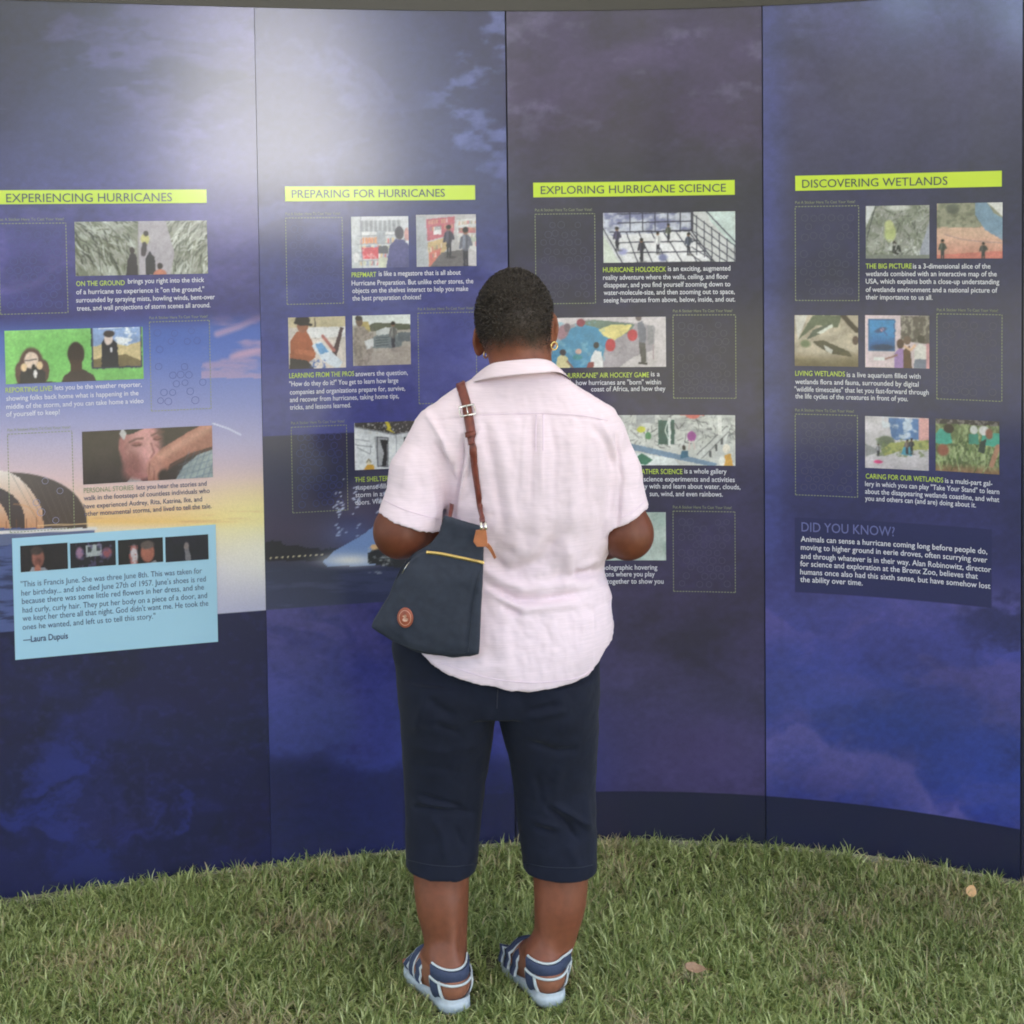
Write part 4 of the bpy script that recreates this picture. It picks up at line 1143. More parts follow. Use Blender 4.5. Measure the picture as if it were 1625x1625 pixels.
def seg_d(X, Y, pts):
    d = np.full(X.shape, 1e9)
    for (x0, y0), (x1, y1) in zip(pts[:-1], pts[1:]):
        dx, dy = x1 - x0, y1 - y0
        t = np.clip(((X - x0) * dx + (Y - y0) * dy) / (dx * dx + dy * dy + 1e-9), 0, 1)
        d = np.minimum(d, np.hypot(X - x0 - t * dx, Y - y0 - t * dy))
    return d


def seg_t(X, Y, pts):
    """taper 0..1 along a fold so that its ends fade"""
    P = np.array(pts, float); L = np.r_[0, np.cumsum(np.hypot(*np.diff(P, axis=0).T))]
    best = np.full(X.shape, 1e9); T = np.zeros(X.shape)
    for i in range(len(P) - 1):
        dx, dy = P[i + 1] - P[i]
        t = np.clip(((X - P[i, 0]) * dx + (Y - P[i, 1]) * dy) / (dx * dx + dy * dy + 1e-9), 0, 1)
        d = np.hypot(X - P[i, 0] - t * dx, Y - P[i, 1] - t * dy)
        u = d < best
        best[u] = d[u]; T[u] = ((L[i] + t * (L[i + 1] - L[i])) / L[-1])[u]
    return best, np.clip(np.minimum(T, 1 - T) * 4 + .25, 0, 1)


def folds(V, F, lst, back=True, gain=1.0, wk=1.0):
    """press creases (negative) and raise ridges (positive) along lines drawn on the cloth; mm"""
    N = vnormals(V, F)
    X, Y = project(V)
    w = sst(.15, -.25, N[:, 1]) if back else 1
    D = np.zeros(len(V))
    for pts, wd, amp in lst:
        d, t = seg_t(X, Y, pts); wd = wd * wk
        D += gain * amp * 1e-3 * np.exp(-(d / wd) ** 2) * t
    return V + N * (D * w)[:, None], N


M_skin = mat('brown_skin', attr=True, rough=.5, spec=.38, noise=((70, 70, 70), .10, 5), bump=((420, 420, 420), .12, .002), sub=.12)
M_hair = mat('black_hair', attr=True, rough=.55, spec=.4)
M_shirt = mat('pink_linen', (.80, .655, .715), rough=.85, spec=.2, noise=((22, 22, 420), .055, 6), bump=((60, 60, 900), .25, .0012), sheen=.15)
M_shirt_in = mat('pink_linen_edge', (.78, .63, .72), rough=.85, spec=.2, bump=((300, 300, 900), .2, .001))
M_trouser = mat('navy_twill', (.0080, .0106, .0235), rough=.85, spec=.25, noise=((30, 30, 30), .14, 6), bump=((900, 900, 500), .3, .001), sheen=.06)
M_gold = mat('gold', (.80, .58, .22), rough=.22, metal=1)
M_steel = mat('nickel', (.75, .72, .68), rough=.22, metal=1)
M_navycloth = mat('navy_canvas', (.032, .038, .056), rough=.75, spec=.3, noise=((60, 60, 60), .12, 5), bump=((1100, 1100, 1100), .5, .0012))
M_piping = mat('navy_piping', (.012, .016, .03), rough=.6)
M_leather = mat('chestnut_leather', (.175, .040, .026), rough=.38, spec=.5, noise=((90, 90, 90), .18, 5), bump=((500, 500, 500), .25, .001))
M_tan = mat('tan_leather', (.43, .15, .062), rough=.45, spec=.45, noise=((80, 80, 80), .16, 5), bump=((500, 500, 500), .2, .001))
M_tan_mark = mat('stamped_leather', (.62, .36, .26), rough=.5)
M_brass_zip = mat('brass_zip', (.62, .44, .16), rough=.32, metal=.9)
M_shoe_navy = mat('shoe_navy', (.052, .066, .118), rough=.7, spec=.3, noise=((200, 200, 200), .1, 3))
M_shoe_white = mat('shoe_piping', (.62, .66, .66), rough=.55)
M_sole = mat('pale_sole', (.52, .58, .61), rough=.5, noise=((120, 120, 120), .06, 4))
M_outsole = mat('grey_outsole', (.12, .13, .15), rough=.7)

YB = 3.10     # depth of the body's middle plane


def zx(px, py, Y=YB):
    p = at(px, py, Y); return p[0], p[2]


def rows(tab, Y=YB):
    """(row, left, right, back Y, front Y) -> profile arrays"""
    z, xl, xr, yb, yf = [], [], [], [], []
    for py, l, r, b, f in tab:
        a, c = at(l, py, Y), at(r, py, Y)
        z.append((a[2] + c[2]) / 2); xl.append(a[0]); xr.append(c[0]); yb.append(b); yf.append(f)
    return z, xl, xr, yb, yf


PERSON = empty('person', (0.0, 3.08, 0.0), 'person seen from behind in pale pink short sleeved shirt and navy cropped trousers', 'person')
LEG_L = rows([(1300, 655, 750, 3.05, 3.18), (1385, 657, 745, 3.025, 3.145), (1425, 661, 744, 3.016, 3.135), (1470, 672, 742, 3.022, 3.12), (1510, 680, 741.5, 3.032, 3.108), (1550, 684, 742, 3.030, 3.112), (1600, 689, 746, 3.01, 3.12)])
LEG_R = rows([(1300, 838, 938, 3.05, 3.18), (1385, 846, 933, 3.025, 3.145), (1425, 847.5, 929, 3.018, 3.135), (1470, 848, 917, 3.028, 3.125), (1505, 846, 907, 3.042, 3.118), (1545, 841, 899, 3.046, 3.128), (1590, 842, 897, 3.035, 3.14)])
HEEL_L = np.array((float(zx(720, 1600, 3.01)[0]), 3.002, 0.0)); HEEL_R = np.array((float(zx(871, 1590, 3.03)[0]), 3.024, 0.0))
DIR_L, DIR_R = R(30), R(25)
FS = .78      # foot length factor


def foot_axis(heel, ang): return np.array((-math.sin(ang), math.cos(ang), 0)), np.array((math.cos(ang), math.sin(ang), 0))


# ------------------------------------------------------------------ body: one continuous skin
b = Vol((-.42, 2.88, -.01), (.42, 3.52, 1.62), .0042)
hc = at(816, 503, 3.175)
b.ell(hc, (.0795, .098, .1035))                                        # skull
b.ell(hc + (0, -.028, -.004), (.073, .07, .078), .03)                   # back of the head
b.ell(hc + (-.008, .045, -.062), (.056, .055, .062), .03)               # jaw
b.ell(hc + (-.012, .085, -.105), (.022, .018, .016), .02)               # chin
nt, nb = at(826, 548, 3.165), at(829, 640, 3.11)
b.cone(nt, nb, .066, .069, .025, sq=(1, .95, 1))                        # neck
b.cone(hc + (-.013, .094, .0), hc + (-.018, .112, -.034), .009, .014, .012)      # nose
for sx in (-1, 1):
    b.ell(hc + (-.012 + sx * .032, .092, .004), (.017, .014, .012), .006, 'cut')  # eye sockets
    b.ell(hc + (-.012 + sx * .031, .084, .003), (.0125, .0125, .0125), .002)      # eyes
    b.cone(hc + (-.012 + sx * .016, .094, .02), hc + (-.012 + sx * .05, .08, .024), .007, .006, .008)   # brows
for dz, r in ((-.062, .0075), (-.074, .009)):
    b.cone(hc + (-.032, .096, dz), hc + (.006, .1, dz), r * .8, r * .8, .006); b.ell(hc + (-.014, .102, dz), (.016, .009, r), .006)   # lips
def ear(c, sx, tilt):
    Ry = np.array(Matrix.Rotation(tilt, 3, 'Y')) @ np.array(Matrix.Rotation(sx * R(33), 3, 'Z'))
    b.ell(c, (.0078, .021, .0345), .004, rot=Ry)
    b.ell(c + np.array((-sx * .002, .004, -.026)), (.0085, .011, .013), .008)
    b.ell(c + np.array((sx * .008, .011, .004)), (.005, .010, .019), .004, 'cut', rot=Ry)
EAR_L, EAR_R = at(759.5, 536, 3.195), at(877, 521, 3.165)
ear(EAR_L, -1, R(6)); ear(EAR_R, 1, R(2))
b.prof(*rows([(605, 772, 885, 3.06, 3.18), (640, 705, 945, 3.055, 3.18), (690, 688, 960, 3.03, 3.20), (760, 715, 968, 3.02, 3.24), (850, 716, 952, 3.05, 3.24), (905, 705, 938, 3.055, 3.24), (960, 665, 945, 3.04, 3.25), (1060, 650, 932, 3.03, 3.24), (1098, 655, 925, 3.035, 3.22)]), p=2.4, k=.02)
for tab in ([(1085, 648, 768, 3.035, 3.22), (1200, 652, 768, 3.05, 3.2), (1310, 656, 750, 3.055, 3.18)], [(1085, 808, 934, 3.035, 3.22), (1200, 820, 936, 3.05, 3.2), (1310, 838, 935, 3.055, 3.18)]):
    b.prof(*rows(tab), p=2.2, k=.03)
b.prof(*LEG_L, p=2.1, k=.02); b.prof(*LEG_R, p=2.1, k=.02)
# arms, bent at the elbow, hands together in front of the waist
SH_L, EL_L, WR_L = at(690, 708, 3.10), at(636, 842, 3.045), at(738, 862, 3.31)
SH_R, EL_R, WR_R = at(956, 710, 3.12), at(996, 846, 3.105), at(905, 862, 3.345)
for sh, el, wr, re, sx in ((SH_L, EL_L, WR_L, .0545, -1), (SH_R, EL_R, WR_R, .0525, 1)):
    b.cone(sh, el + (0, 0, .015), .046, re * .86, .02)
    b.ell(el + np.array((0, -.004, -.004)), (re, re * .98, re * .97), .012)
    b.cone(el, el + (wr - el) * .4, re * .97, re * .86, .02); b.cone(el + (wr - el) * .4, wr, re * .86, .029, .02)
    ax = (wr - el); ax[2] = 0; ax /= np.linalg.norm(ax); sd = np.array((-ax[1], ax[0], 0)) * sx
    palm = wr + ax * .045
    b.cone(wr, palm + ax * .035, .027, .026, .015, sq=(1, 1, .8))
    b.ell(palm, (.038, .04, .024), .02)
    for f, (o, L) in enumerate(((-.030, .062), (-.010, .074), (.011, .068), (.030, .054))):
        k0 = palm + ax * .03 + sd * o; k1 = k0 + ax * L * .45 + np.array((0, 0, -.008)); k2 = k1 + ax * L * .30 + np.array((0, 0, -.02)); k3 = k2 + np.array((0, 0, -.02)) + ax * .004
        b.cone(k0, k1, .0092, .0085, .006); b.cone(k1, k2, .0085, .0078, .003); b.cone(k2, k3, .0078, .007, .003)
    t0 = wr + ax * .02 - sd * .024; t1 = t0 + ax * .036 - sd * .016 + (0, 0, .006); t2 = t1 + ax * .032 + sd * .004
    b.cone(t0, t1, .014, .0105, .01); b.cone(t1, t2, .0105, .0085, .004)
for heel, ang, leg in ((HEEL_L, DIR_L, LEG_L), (HEEL_R, DIR_R, LEG_R)):
    f, s_ = foot_axis(heel, ang)
    b.ell(heel + (0, .012, .052), (.0335, .042, .034), .02); b.cone(heel + (0, -.008, .05), heel + (-.002, .034, .21), .012, .006, .022)
    b.cone(heel + f * .02 + (0, 0, .060), heel + f * .13 * FS + (0, 0, .050), .034, .029, .03)
    b.cone(heel + f * .05 * FS + (0, 0, .088), heel + f * .12 * FS + (0, 0, .060), .034, .026, .03)
    b.cone(heel + f * .12 * FS - s_ * .014 + (0, 0, .044), heel + f * .165 * FS - s_ * .014 + (0, 0, .042), .026, .022, .02)
    b.cone(heel + f * .12 * FS + s_ * .016 + (0, 0, .044), heel + f * .16 * FS + s_ * .018 + (0, 0, .042), .026, .02, .02)
    for j in range(5):
        o = -.030 + j * .0155
        L = (.052, .058, .060, .058, .05)[j] * FS
        b.cone(heel + f * .165 * FS + s_ * o + (0, 0, .040), heel + f * (.165 * FS + L) + s_ * o * 1.05 + (0, 0, .036), .0085 if j < 4 else .011, .0075 if j < 4 else .0105, .004)
V, F = b.mesh(1)
# skin colour: warmer palms of the heel, shaved scalp where the hair grows
N = vnormals(V, F)
skin = np.array((.232, .079, .041)); C = np.tile(skin, (len(V), 1))
C *= (1 + .22 * (fbm(V[:, 0] * 16 + V[:, 1] * 11, V[:, 2] * 13, 71, 4) - .5) * 2 * .8)[:, None]; C[:, 1:] *= (1 + .16 * (fbm(V[:, 0] * 9, V[:, 2] * 8 + V[:, 1] * 9, 72, 3) - .5))[:, None]
q = V - hc
hairness = sst(-.088, -.030, q[:, 2] + .022 * (fbm(V[:, 0] * 60, V[:, 1] * 60 + V[:, 2] * 60, 5, 3) - .5)) * sst(.085, .055, q[:, 1] - .5 * (q[:, 2] - .02))
hairness *= (V[:, 2] > hc[2] - .1)
for e_ in (EAR_L, EAR_R):
    de = np.sqrt(((V - e_) / (.024, .034, .046)) ** 2 @ np.ones(3))
    hairness *= np.where(np.abs(q[:, 0]) > .066, sst(.85, 1.1, de), 1)
C = C * (1 - hairness[:, None]) + hairness[:, None] * (np.array((.040, .027, .020)) * (1 + .5 * fbm(V[:, 0] * 45, V[:, 2] * 45, 29, 4)[:, None]))
arm = (V[:, 2] > .7) & (V[:, 2] < 1.3)
C[arm] *= (.64, .55, .50)  # shade on the arms is put into their skin colour
heelz = (V[:, 2] < .085)
C[heelz] = C[heelz] * .4 + .6 * np.array((.36, .15, .085))
BODY = build('body', V, F, M_skin, PERSON, True, colors=C)
bvh_body = BVHTree.FromPolygons(V.tolist(), F.tolist())

# close-cropped hair: short tight strands all over the scalp
hv = np.where(hairness > .04)[0]
top = sst(-.10, .075, q[:, 2] + .25 * (q[:, 1] + .09) + .03 * (fbm(V[:, 0] * 40, V[:, 2] * 40, 27, 3) - .5))
dens = hairness * (.22 + .78 * top) * (1 - .45 * np.exp(-((q[:, 0] - .03) / .03) ** 2 - ((q[:, 2] - .01) / .04) ** 2))
pick = rng.choice(hv, 31000, p=dens[hv] / dens[hv].sum())
P = V[pick] + rng.normal(0, .0016, (len(pick), 3)); Nn = N[pick]
L = rng.uniform(.003, .0075, len(pick)) * (.30 + .70 * top[pick]) * (.4 + .6 * hairness[pick])
tg = rng.normal(0, 1, (len(pick), 3)); tg -= Nn * (tg * Nn).sum(1)[:, None]; tg /= np.linalg.norm(tg, axis=1)[:, None]
sd = np.cross(Nn, tg)
w = rng.uniform(.0004, .0008, len(pick))[:, None]
mid, tip = P + Nn * (L * .6)[:, None] + tg * (L * .25)[:, None], P + Nn * (L * .75)[:, None] + tg * (L * .85)[:, None]
HV = np.stack([P - sd * w - Nn * .001, P + sd * w - Nn * .001, mid + sd * w, mid - sd * w, tip + sd * w * .5, tip - sd * w * .5], 1).reshape(-1, 3)
i = np.arange(len(pick))[:, None] * 6
HF = np.concatenate([i + np.array([[0, 1, 2, 3]]), i + np.array([[3, 2, 4, 5]])])
grey = (rng.random(len(pick)) < .07 + .18 * (1 - top[pick]))[:, None]
hc_ = np.where(grey, (.085, .070, .058), (.028, .020, .015)) * rng.uniform(.7, 1.4, (len(pick), 1))
build('hair', HV, HF, M_hair, PERSON, True, colors=np.repeat(hc_, 6, 0))
del b

# ------------------------------------------------------------------ shirt
s = Vol((-.42, 2.88, .62), (.40, 3.42, 1.42), .0042)
SHIRT = rows([(583, 776, 880, 3.06, 3.18), (600, 752, 898, 3.05, 3.18), (615, 722, 918, 3.045, 3.18), (632, 696, 944, 3.04, 3.19), (655, 669, 978, 3.025, 3.2), (690, 661, 990, 3.008, 3.22), (740, 690, 984, 2.998, 3.25),
              (800, 702, 978, 2.998, 3.27), (860, 698, 973, 3.012, 3.27), (905, 672, 960, 3.020, 3.27), (950, 640, 968, 3.002, 3.28), (1001, 612, 974, 2.982, 3.28), (1050, 612, 965, 2.975, 3.28), (1110, 620, 957, 2.978, 3.28)])
s.prof(*SHIRT, p=2.35)
CUF_L, CUF_R = at(650, 827, 3.055), at(987, 824, 3.11)
for sh, cf, arm_p, nr, rad, ho in ((at(692, 692, 3.10), CUF_L, (at(667, 748, 3.085), .058, .0595, .0695), at(649, 845, YB) - at(679, 747, YB), 0, .0610), (at(956, 692, 3.115), CUF_R, (at(976, 750, 3.118), .051, .0535, .0640), (at(1005, 824, YB) - at(980, 745, YB)) * np.array((1.6, 1, 1)), 0, .0560)):
    s2 = Vol((-.42, 2.88, .62), (.40, 3.42, 1.42), .0042)
    mid_, r0, r1, r2 = arm_p
    s2.cone(sh, mid_, r0, r1, .0); s2.cone(mid_, cf + (cf - mid_) * .6, r1, r2 + (r2 - r1) * .6, .02)
    n_ = np.array((nr[0], 0, nr[2])); n_ /= np.linalg.norm(n_)
    gx, gy, gz = s2.ax[0][:, None, None], s2.ax[1][None, :, None], s2.ax[2][None, None, :]
    pl = (gx - cf[0]) * n_[0] + (gy - cf[1]) * n_[1] + (gz - cf[2]) * n_[2]
    s2.d = np.maximum(s2.d, pl)
    e0 = cf + (cf - mid_) / np.linalg.norm(cf - mid_) * -.035
    s2.cone(e0, cf + (cf - mid_) / np.linalg.norm(cf - mid_) * .04, ho - .010, ho + .004, .003, 'cut')
    s.d = smin(s.d, s2.d, np.float32(.010))
    del s2
# hem: shirt-tail curve
hx = [at(x, y, 3.0) for x, y in ((600, 1006), (640, 1018), (666, 1038), (709, 1066), (768, 1084), (835, 1093), (900, 1089), (939, 1075), (964, 1045), (985, 1030))]
hxx, hzz = [p[0] for p in hx], [p[2] for p in hx]
def hem(x, y, z): return z - pchip(hxx, hzz, x.ravel())[:, None, None] + 0 * y
e_lo = (-.42, 2.88, .60); e_hi = (.40, 3.42, .86)
s.put(lambda x, y, z: hem(x, y, z), e_lo, e_hi, 0, 'cut', 0)
V, F = s.mesh(1)
FOLDS = [
    ([(720, 690), (742, 740), (750, 800)], 12, -3.5), ([(845, 662), (846, 720), (842, 800)], 4, -2.2), ([(858, 660), (859, 780)], 4.5, 2.6), ([(835, 662), (832, 720), (828, 790)], 6, 1.6), ([(872, 664), (882, 720), (877, 800)], 7, -2.4),
    ([(784, 664), (800, 730), (818, 850)], 12, 3.5), ([(768, 670), (782, 740), (796, 830)], 9, -3), ([(905, 665), (912, 760), (905, 860)], 13, 3.0), ([(925, 700), (930, 800), (925, 880)], 10, -2.8),
    ([(940, 674), (962, 705), (976, 745)], 8, -4), ([(955, 665), (985, 740), (984, 800)], 6, 3), ([(978, 690), (986, 760), (978, 840)], 4.5, -5), ([(960, 740), (962, 840), (956, 890)], 9, 3.5),
    ([(676, 655), (706, 702), (724, 768)], 6, 4), ([(688, 700), (716, 740), (722, 775)], 6, -4.5), ([(708, 702), (722, 735)], 6, 3), ([(735, 690), (726, 780), (717, 824)], 4.5, -7.5), ([(765, 676), (742, 730), (722, 815)], 6, 5), ([(750, 700), (738, 770)], 6, -3),
    ([(655, 720), (640, 780)], 11, 2.5), ([(672, 760), (662, 815)], 10, -2.2), ([(690, 780), (688, 830)], 8, 2.2),
    ([(774, 883), (800, 905), (836, 912)], 15, -6), ([(822, 908), (864, 886), (884, 850)], 15, -6), ([(800, 850), (836, 880), (872, 840)], 16, 3), ([(900, 860), (905, 910), (890, 940)], 13, 5),
    ([(768, 924), (820, 952), (870, 950), (938, 938)], 7, -6.5), ([(775, 938), (830, 968), (880, 962), (940, 955)], 9, 4), ([(796, 962), (828, 974)], 6, -4.5), ([(768, 905), (830, 935), (900, 925)], 10, 4.5),
    ([(955, 905), (930, 912), (905, 915)], 9, -7), ([(948, 925), (972, 950)], 9, 3), ([(912, 905), (950, 885)], 9, 4), ([(860, 930), (925, 905)], 9, -3),
    ([(930, 970), (925, 1060)], 16, 2.2), ([(860, 985), (868, 1070)], 18, -1.6), ([(790, 990), (800, 1070)], 18, 1.8),
]
V, N = folds(V, F, FOLDS, gain=1.7, wk=.78)
X, Y = project(V)
back = N[:, 1] < .1
# yoke seam: the lower back gathers out from under a flat yoke
d, t = seg_t(X, Y, [(690, 668), (765, 658), (860, 656), (965, 668)])
V = V + N * (np.where(back, -.0022 * np.exp(-(d / 2.2) ** 2), 0))[:, None]
below_yoke = sst(656, 664, Y) * sst(800, 690, Y) * back
V = V + N * (below_yoke * .0016 * np.cos((X - 862) / 7.5) * np.exp(-((X - 862) / 60) ** 2))[:, None]
wr_ = fbm(V[:, 0] * 26 + V[:, 1] * 15, V[:, 2] * 7, 8, 3) - .5
V = V + N * (wr_ * .0075 * sst(1.36, 1.25, V[:, 2]))[:, None]
wr_ = fbm(V[:, 0] * 12 + V[:, 1] * 12, V[:, 2] * 34, 9, 3) - .5
V = V + N * (wr_ * .006 * np.exp(-((Y - 930) / 50) ** 2))[:, None]
wr_ = np.abs(fbm(V[:, 0] * 15 + V[:, 1] * 12 + 3, V[:, 2] * 13, 18, 4) - .5)
V = V + N * ((wr_ - .1) * .010 * sst(1.38, 1.28, V[:, 2]))[:, None]
wr_ = np.abs(fbm(V[:, 0] * 34 + V[:, 1] * 30, V[:, 2] * 40, 19, 3) - .5)
V = V + N * ((wr_ - .1) * .0035)[:, None]
SHIRT_O = build('shirt', V, F, M_shirt, PERSON, True)
bvh_shirt = BVHTree.FromPolygons(V.tolist(), F.tolist())


def hit(px, py, bvh, lift=.003):
    d = ray(px, py).ravel(); d = d / np.linalg.norm(d)
    h = bvh.ray_cast(Vector(EYE), Vector(d))
    if h[0] is None: return None, None
    n = np.array(h[1])
    if n @ d > 0: n = -n
    return np.array(h[0]) + n * lift, n


# sewn lines on the shirt: yoke seam, centre pleat, cuff hems, tail hem
def seam_line(name, pts, w=.0016, lift=.0005, bvh=None, n=14, parent=None, m=None):
    P, Nn = [], []
    for x, y in spline([(a, b_, 0) for a, b_ in pts], n)[:, :2]:
        p, nn = hit(x, y, bvh or bvh_shirt, lift)
        if p is not None: P.append(p); Nn.append(nn)
    mb = MB()
    T = np.gradient(np.array(P), axis=0); T /= np.linalg.norm(T, axis=1)[:, None]
    W = np.cross(T, np.array(Nn)); W /= np.linalg.norm(W, axis=1)[:, None]
    mb.ribbon(P, W, Nn, w, .0012, 0)
    return mb.make(name, m or M_shirt_in, parent or SHIRT_O, True)
seam_line('yoke_seam', [(764, 659), (800, 657), (860, 656), (920, 659), (964, 667)], .0022)
seam_line('pleat', [(851, 659), (850, 690), (850, 716)], .004); seam_line('pleat', [(862, 658), (862, 690), (862, 716)], .004)

seam_line('cuff_stitching', [(607, 792), (640, 808), (676, 819), (700, 824)], .0016); seam_line('cuff_stitching', [(983, 822), (1004, 812), (1028, 792)], .0016)
seam_line('hem_stitching', [(700, 1052), (768, 1074), (835, 1083), (900, 1079), (936, 1066), (958, 1040)], .0016)

# collar: stand and turned-down fall round the neck
ncx = at(828, 592, 3.10)
cl_top = spline([at(x, y, Y) for x, y, Y in ((748, 604, 3.20), (758, 592, 3.14), (778, 576, 3.075), (800, 571, 3.052), (830, 568, 3.046), (856, 567, 3.052), (874, 572, 3.075), (889, 586, 3.135), (893, 594, 3.19))], 8)
cl_bot = spline([at(x, y, Y) for x, y, Y in ((735, 622, 3.20), (741, 611, 3.115), (766, 603, 3.045), (798, 598, 3.018), (832, 594.5, 3.012), (862, 592, 3.018), (886, 591, 3.045), (903, 600, 3.105), (908, 612, 3.19))], 8)
inner = spline([at(x, y, Y) for x, y, Y in ((756, 610, 3.195), (766, 600, 3.14), (783, 590, 3.088), (802, 586, 3.066), (830, 584, 3.060), (855, 583, 3.066), (869, 586, 3.088), (882, 594, 3.135), (886, 602, 3.185))], 8)
nC = len(cl_top); cv, cf_ = [], []
rowsC = []
for k in range(nC):
    t_, bo, inn = cl_top[k], cl_bot[k], inner[k]
    out = (bo - inn); 
    rowsC.append([inn, inn * .4 + t_ * .6 - (t_ - inn) * 0, t_ + np.array((0, 0, -.001)), t_ * .8 + bo * .2 + np.array((0, -.003, .002)), t_ * .5 + bo * .5 + np.array((0, -.004, .002)), t_ * .2 + bo * .8 + np.array((0, -.003, .001)), bo, bo + np.array((0, .004, .0005))])
A = np.array(rowsC); m_ = A.shape[1]
ii = np.arange(nC * m_).reshape(nC, m_)
CF = np.stack([ii[:-1, :-1], ii[1:, :-1], ii[1:, 1:], ii[:-1, 1:]], -1).reshape(-1, 4)
collar = build('collar', A.reshape(-1, 3), CF, M_shirt, SHIRT_O, True)
sm = collar.modifiers.new('sub', 'SUBSURF'); sm.levels = sm.render_levels = 1
del s

# ------------------------------------------------------------------ trousers
t = Vol((-.36, 2.90, .26), (.28, 3.36, .90), .0042)
t.prof(*rows([(975, 640, 945, 3.03, 3.25), (1000, 624, 950, 3.012, 3.26), (1030, 620, 952, 3.004, 3.27), (1060, 625, 953, 3.0, 3.27), (1095, 630, 952, 2.998, 3.26), (1122, 634, 951, 3.006, 3.25)]), p=2.3)
TL = rows([(1070, 634, 800, 3.0, 3.26), (1095, 632, 790, 2.998, 3.26), (1122, 634, 788.5, 3.0, 3.25), (1150, 635, 785, 3.01, 3.24), (1200, 637, 778, 3.025, 3.22), (1250, 640, 771, 3.035, 3.21), (1300, 643, 765, 3.026, 3.19), (1350, 645, 759, 3.012, 3.185), (1395, 643, 756, 3.0, 3.185)])
TR = rows([(1070, 776, 948, 3.0, 3.26), (1095, 787, 950, 2.998, 3.26), (1122, 788.5, 951, 3.0, 3.25), (1150, 793, 950, 3.01, 3.24), (1200, 806, 949, 3.025, 3.22), (1250, 815, 948, 3.035, 3.21), (1300, 821, 947, 3.026, 3.19), (1350, 827, 946, 3.012, 3.185), (1395, 830, 946, 3.0, 3.185)])
t.prof(*TL, p=2.35, k=.008); t.prof(*TR, p=2.35, k=.008)
for l, r in (((640, 1378.5), (758, 1386)), ((826, 1382), (948, 1388))):
    p0, p1 = at(*l, 3.06), at(*r, 3.06)
    sl = (p1[2] - p0[2]) / (p1[0] - p0[0])
    t.put(lambda x, y, z, p0=p0, sl=sl: z - (p0[2] + sl * (x - p0[0])) + .0 * y, (p0[0] - .012, 2.9, .2), (p1[0] + .012, 3.36, p0[2] + .03), 0, 'cut', 0)
for px0, px1 in ((700, 702), (890, 888)):
    a, c = at(px0, 1372, 3.09), at(px1, 1430, 3.09)
    t.cone(a, c, .060 if px0 < 800 else .062, .066, .004, 'cut', sq=(1, 1.12, 1))
# centre seam between the seats
sx0 = at(789, 1090, 3.0)
t.cone(at(790, 1035, 2.975), at(789, 1140, 2.985), .006, .008, .02, 'cut')
V, F = t.mesh(1)
TF = [([(665, 1262), (700, 1272), (735, 1281)], 5, -5), ([(655, 1281), (700, 1285), (756, 1290)], 5, -4.5), ([(664, 1272), (720, 1281)], 7, 4), ([(676, 1108), (720, 1140)], 9, -3.5), ([(690, 1150), (730, 1165)], 7, -3), ([(675, 1110), (660, 1160)], 9, 2.5),
      ([(684, 1294), (704, 1330), (708, 1370)], 7, 3.5), ([(650, 1180), (700, 1195), (760, 1180)], 10, 2.0), ([(655, 1215), (720, 1222)], 9, -2), ([(720, 1310), (740, 1350)], 8, -3),
      ([(838, 1131), (884, 1118)], 6, -4), ([(840, 1140), (900, 1126)], 8, 3), ([(836, 1177), (884, 1194), (920, 1190)], 7, -4), ([(880, 1278), (910, 1295), (935, 1312)], 6, 5), ([(868, 1280), (900, 1308), (915, 1330)], 6, -5.5), ([(846, 1300), (885, 1312)], 7, 4), ([(845, 1312), (880, 1322)], 6, -4),
      ([(928, 1262), (936, 1320)], 8, 3), ([(890, 1215), (880, 1260)], 10, 2.5), ([(850, 1230), (860, 1280)], 8, -2.5), ([(900, 1340), (920, 1375)], 9, 2)]
V, N = folds(V, F, TF, gain=1.7, wk=.85)
n_ = fbm(V[:, 0] * 14 + V[:, 1] * 9, V[:, 2] * 18, 14, 4) - .5
V = V + N * (n_ * .0075)[:, None]
TROUSERS = build('cropped_trousers', V, F, M_trouser, PERSON, True)
bvh_tr = BVHTree.FromPolygons(V.tolist(), F.tolist())
del t
for pts in ([(645, 1364), (680, 1372), (720, 1375), (754, 1371)], [(831, 1369), (870, 1376), (915, 1377), (943, 1372)]):
    seam_line('hem_stitching', pts, .0016, .0004, bvh_tr, 8, TROUSERS, M_piping)
seam_line('centre_seam', [(790, 1094), (789, 1108), (788.5, 1124)], .002, .0004, bvh_tr, 4, TROUSERS, M_piping)

# ------------------------------------------------------------------ earrings
for (px, py, Y, sc, yaw) in ((879.5, 549, 3.125, 1.0, R(35)), (770.5, 563, 3.165, .85, R(60))):
    c = at(px, py, Y); mb = MB()
    u = np.array((math.cos(yaw), math.sin(yaw), 0)); v = np.array((0, 0, 1.))
    mb.tube([c + .0085 * sc * (u * math.cos(a) + v * math.sin(a)) for a in np.linspace(0, 2 * math.pi, 24, endpoint=False)], .0017, 8, 0, True)
    mb.make('earring', M_gold, PERSON, True)

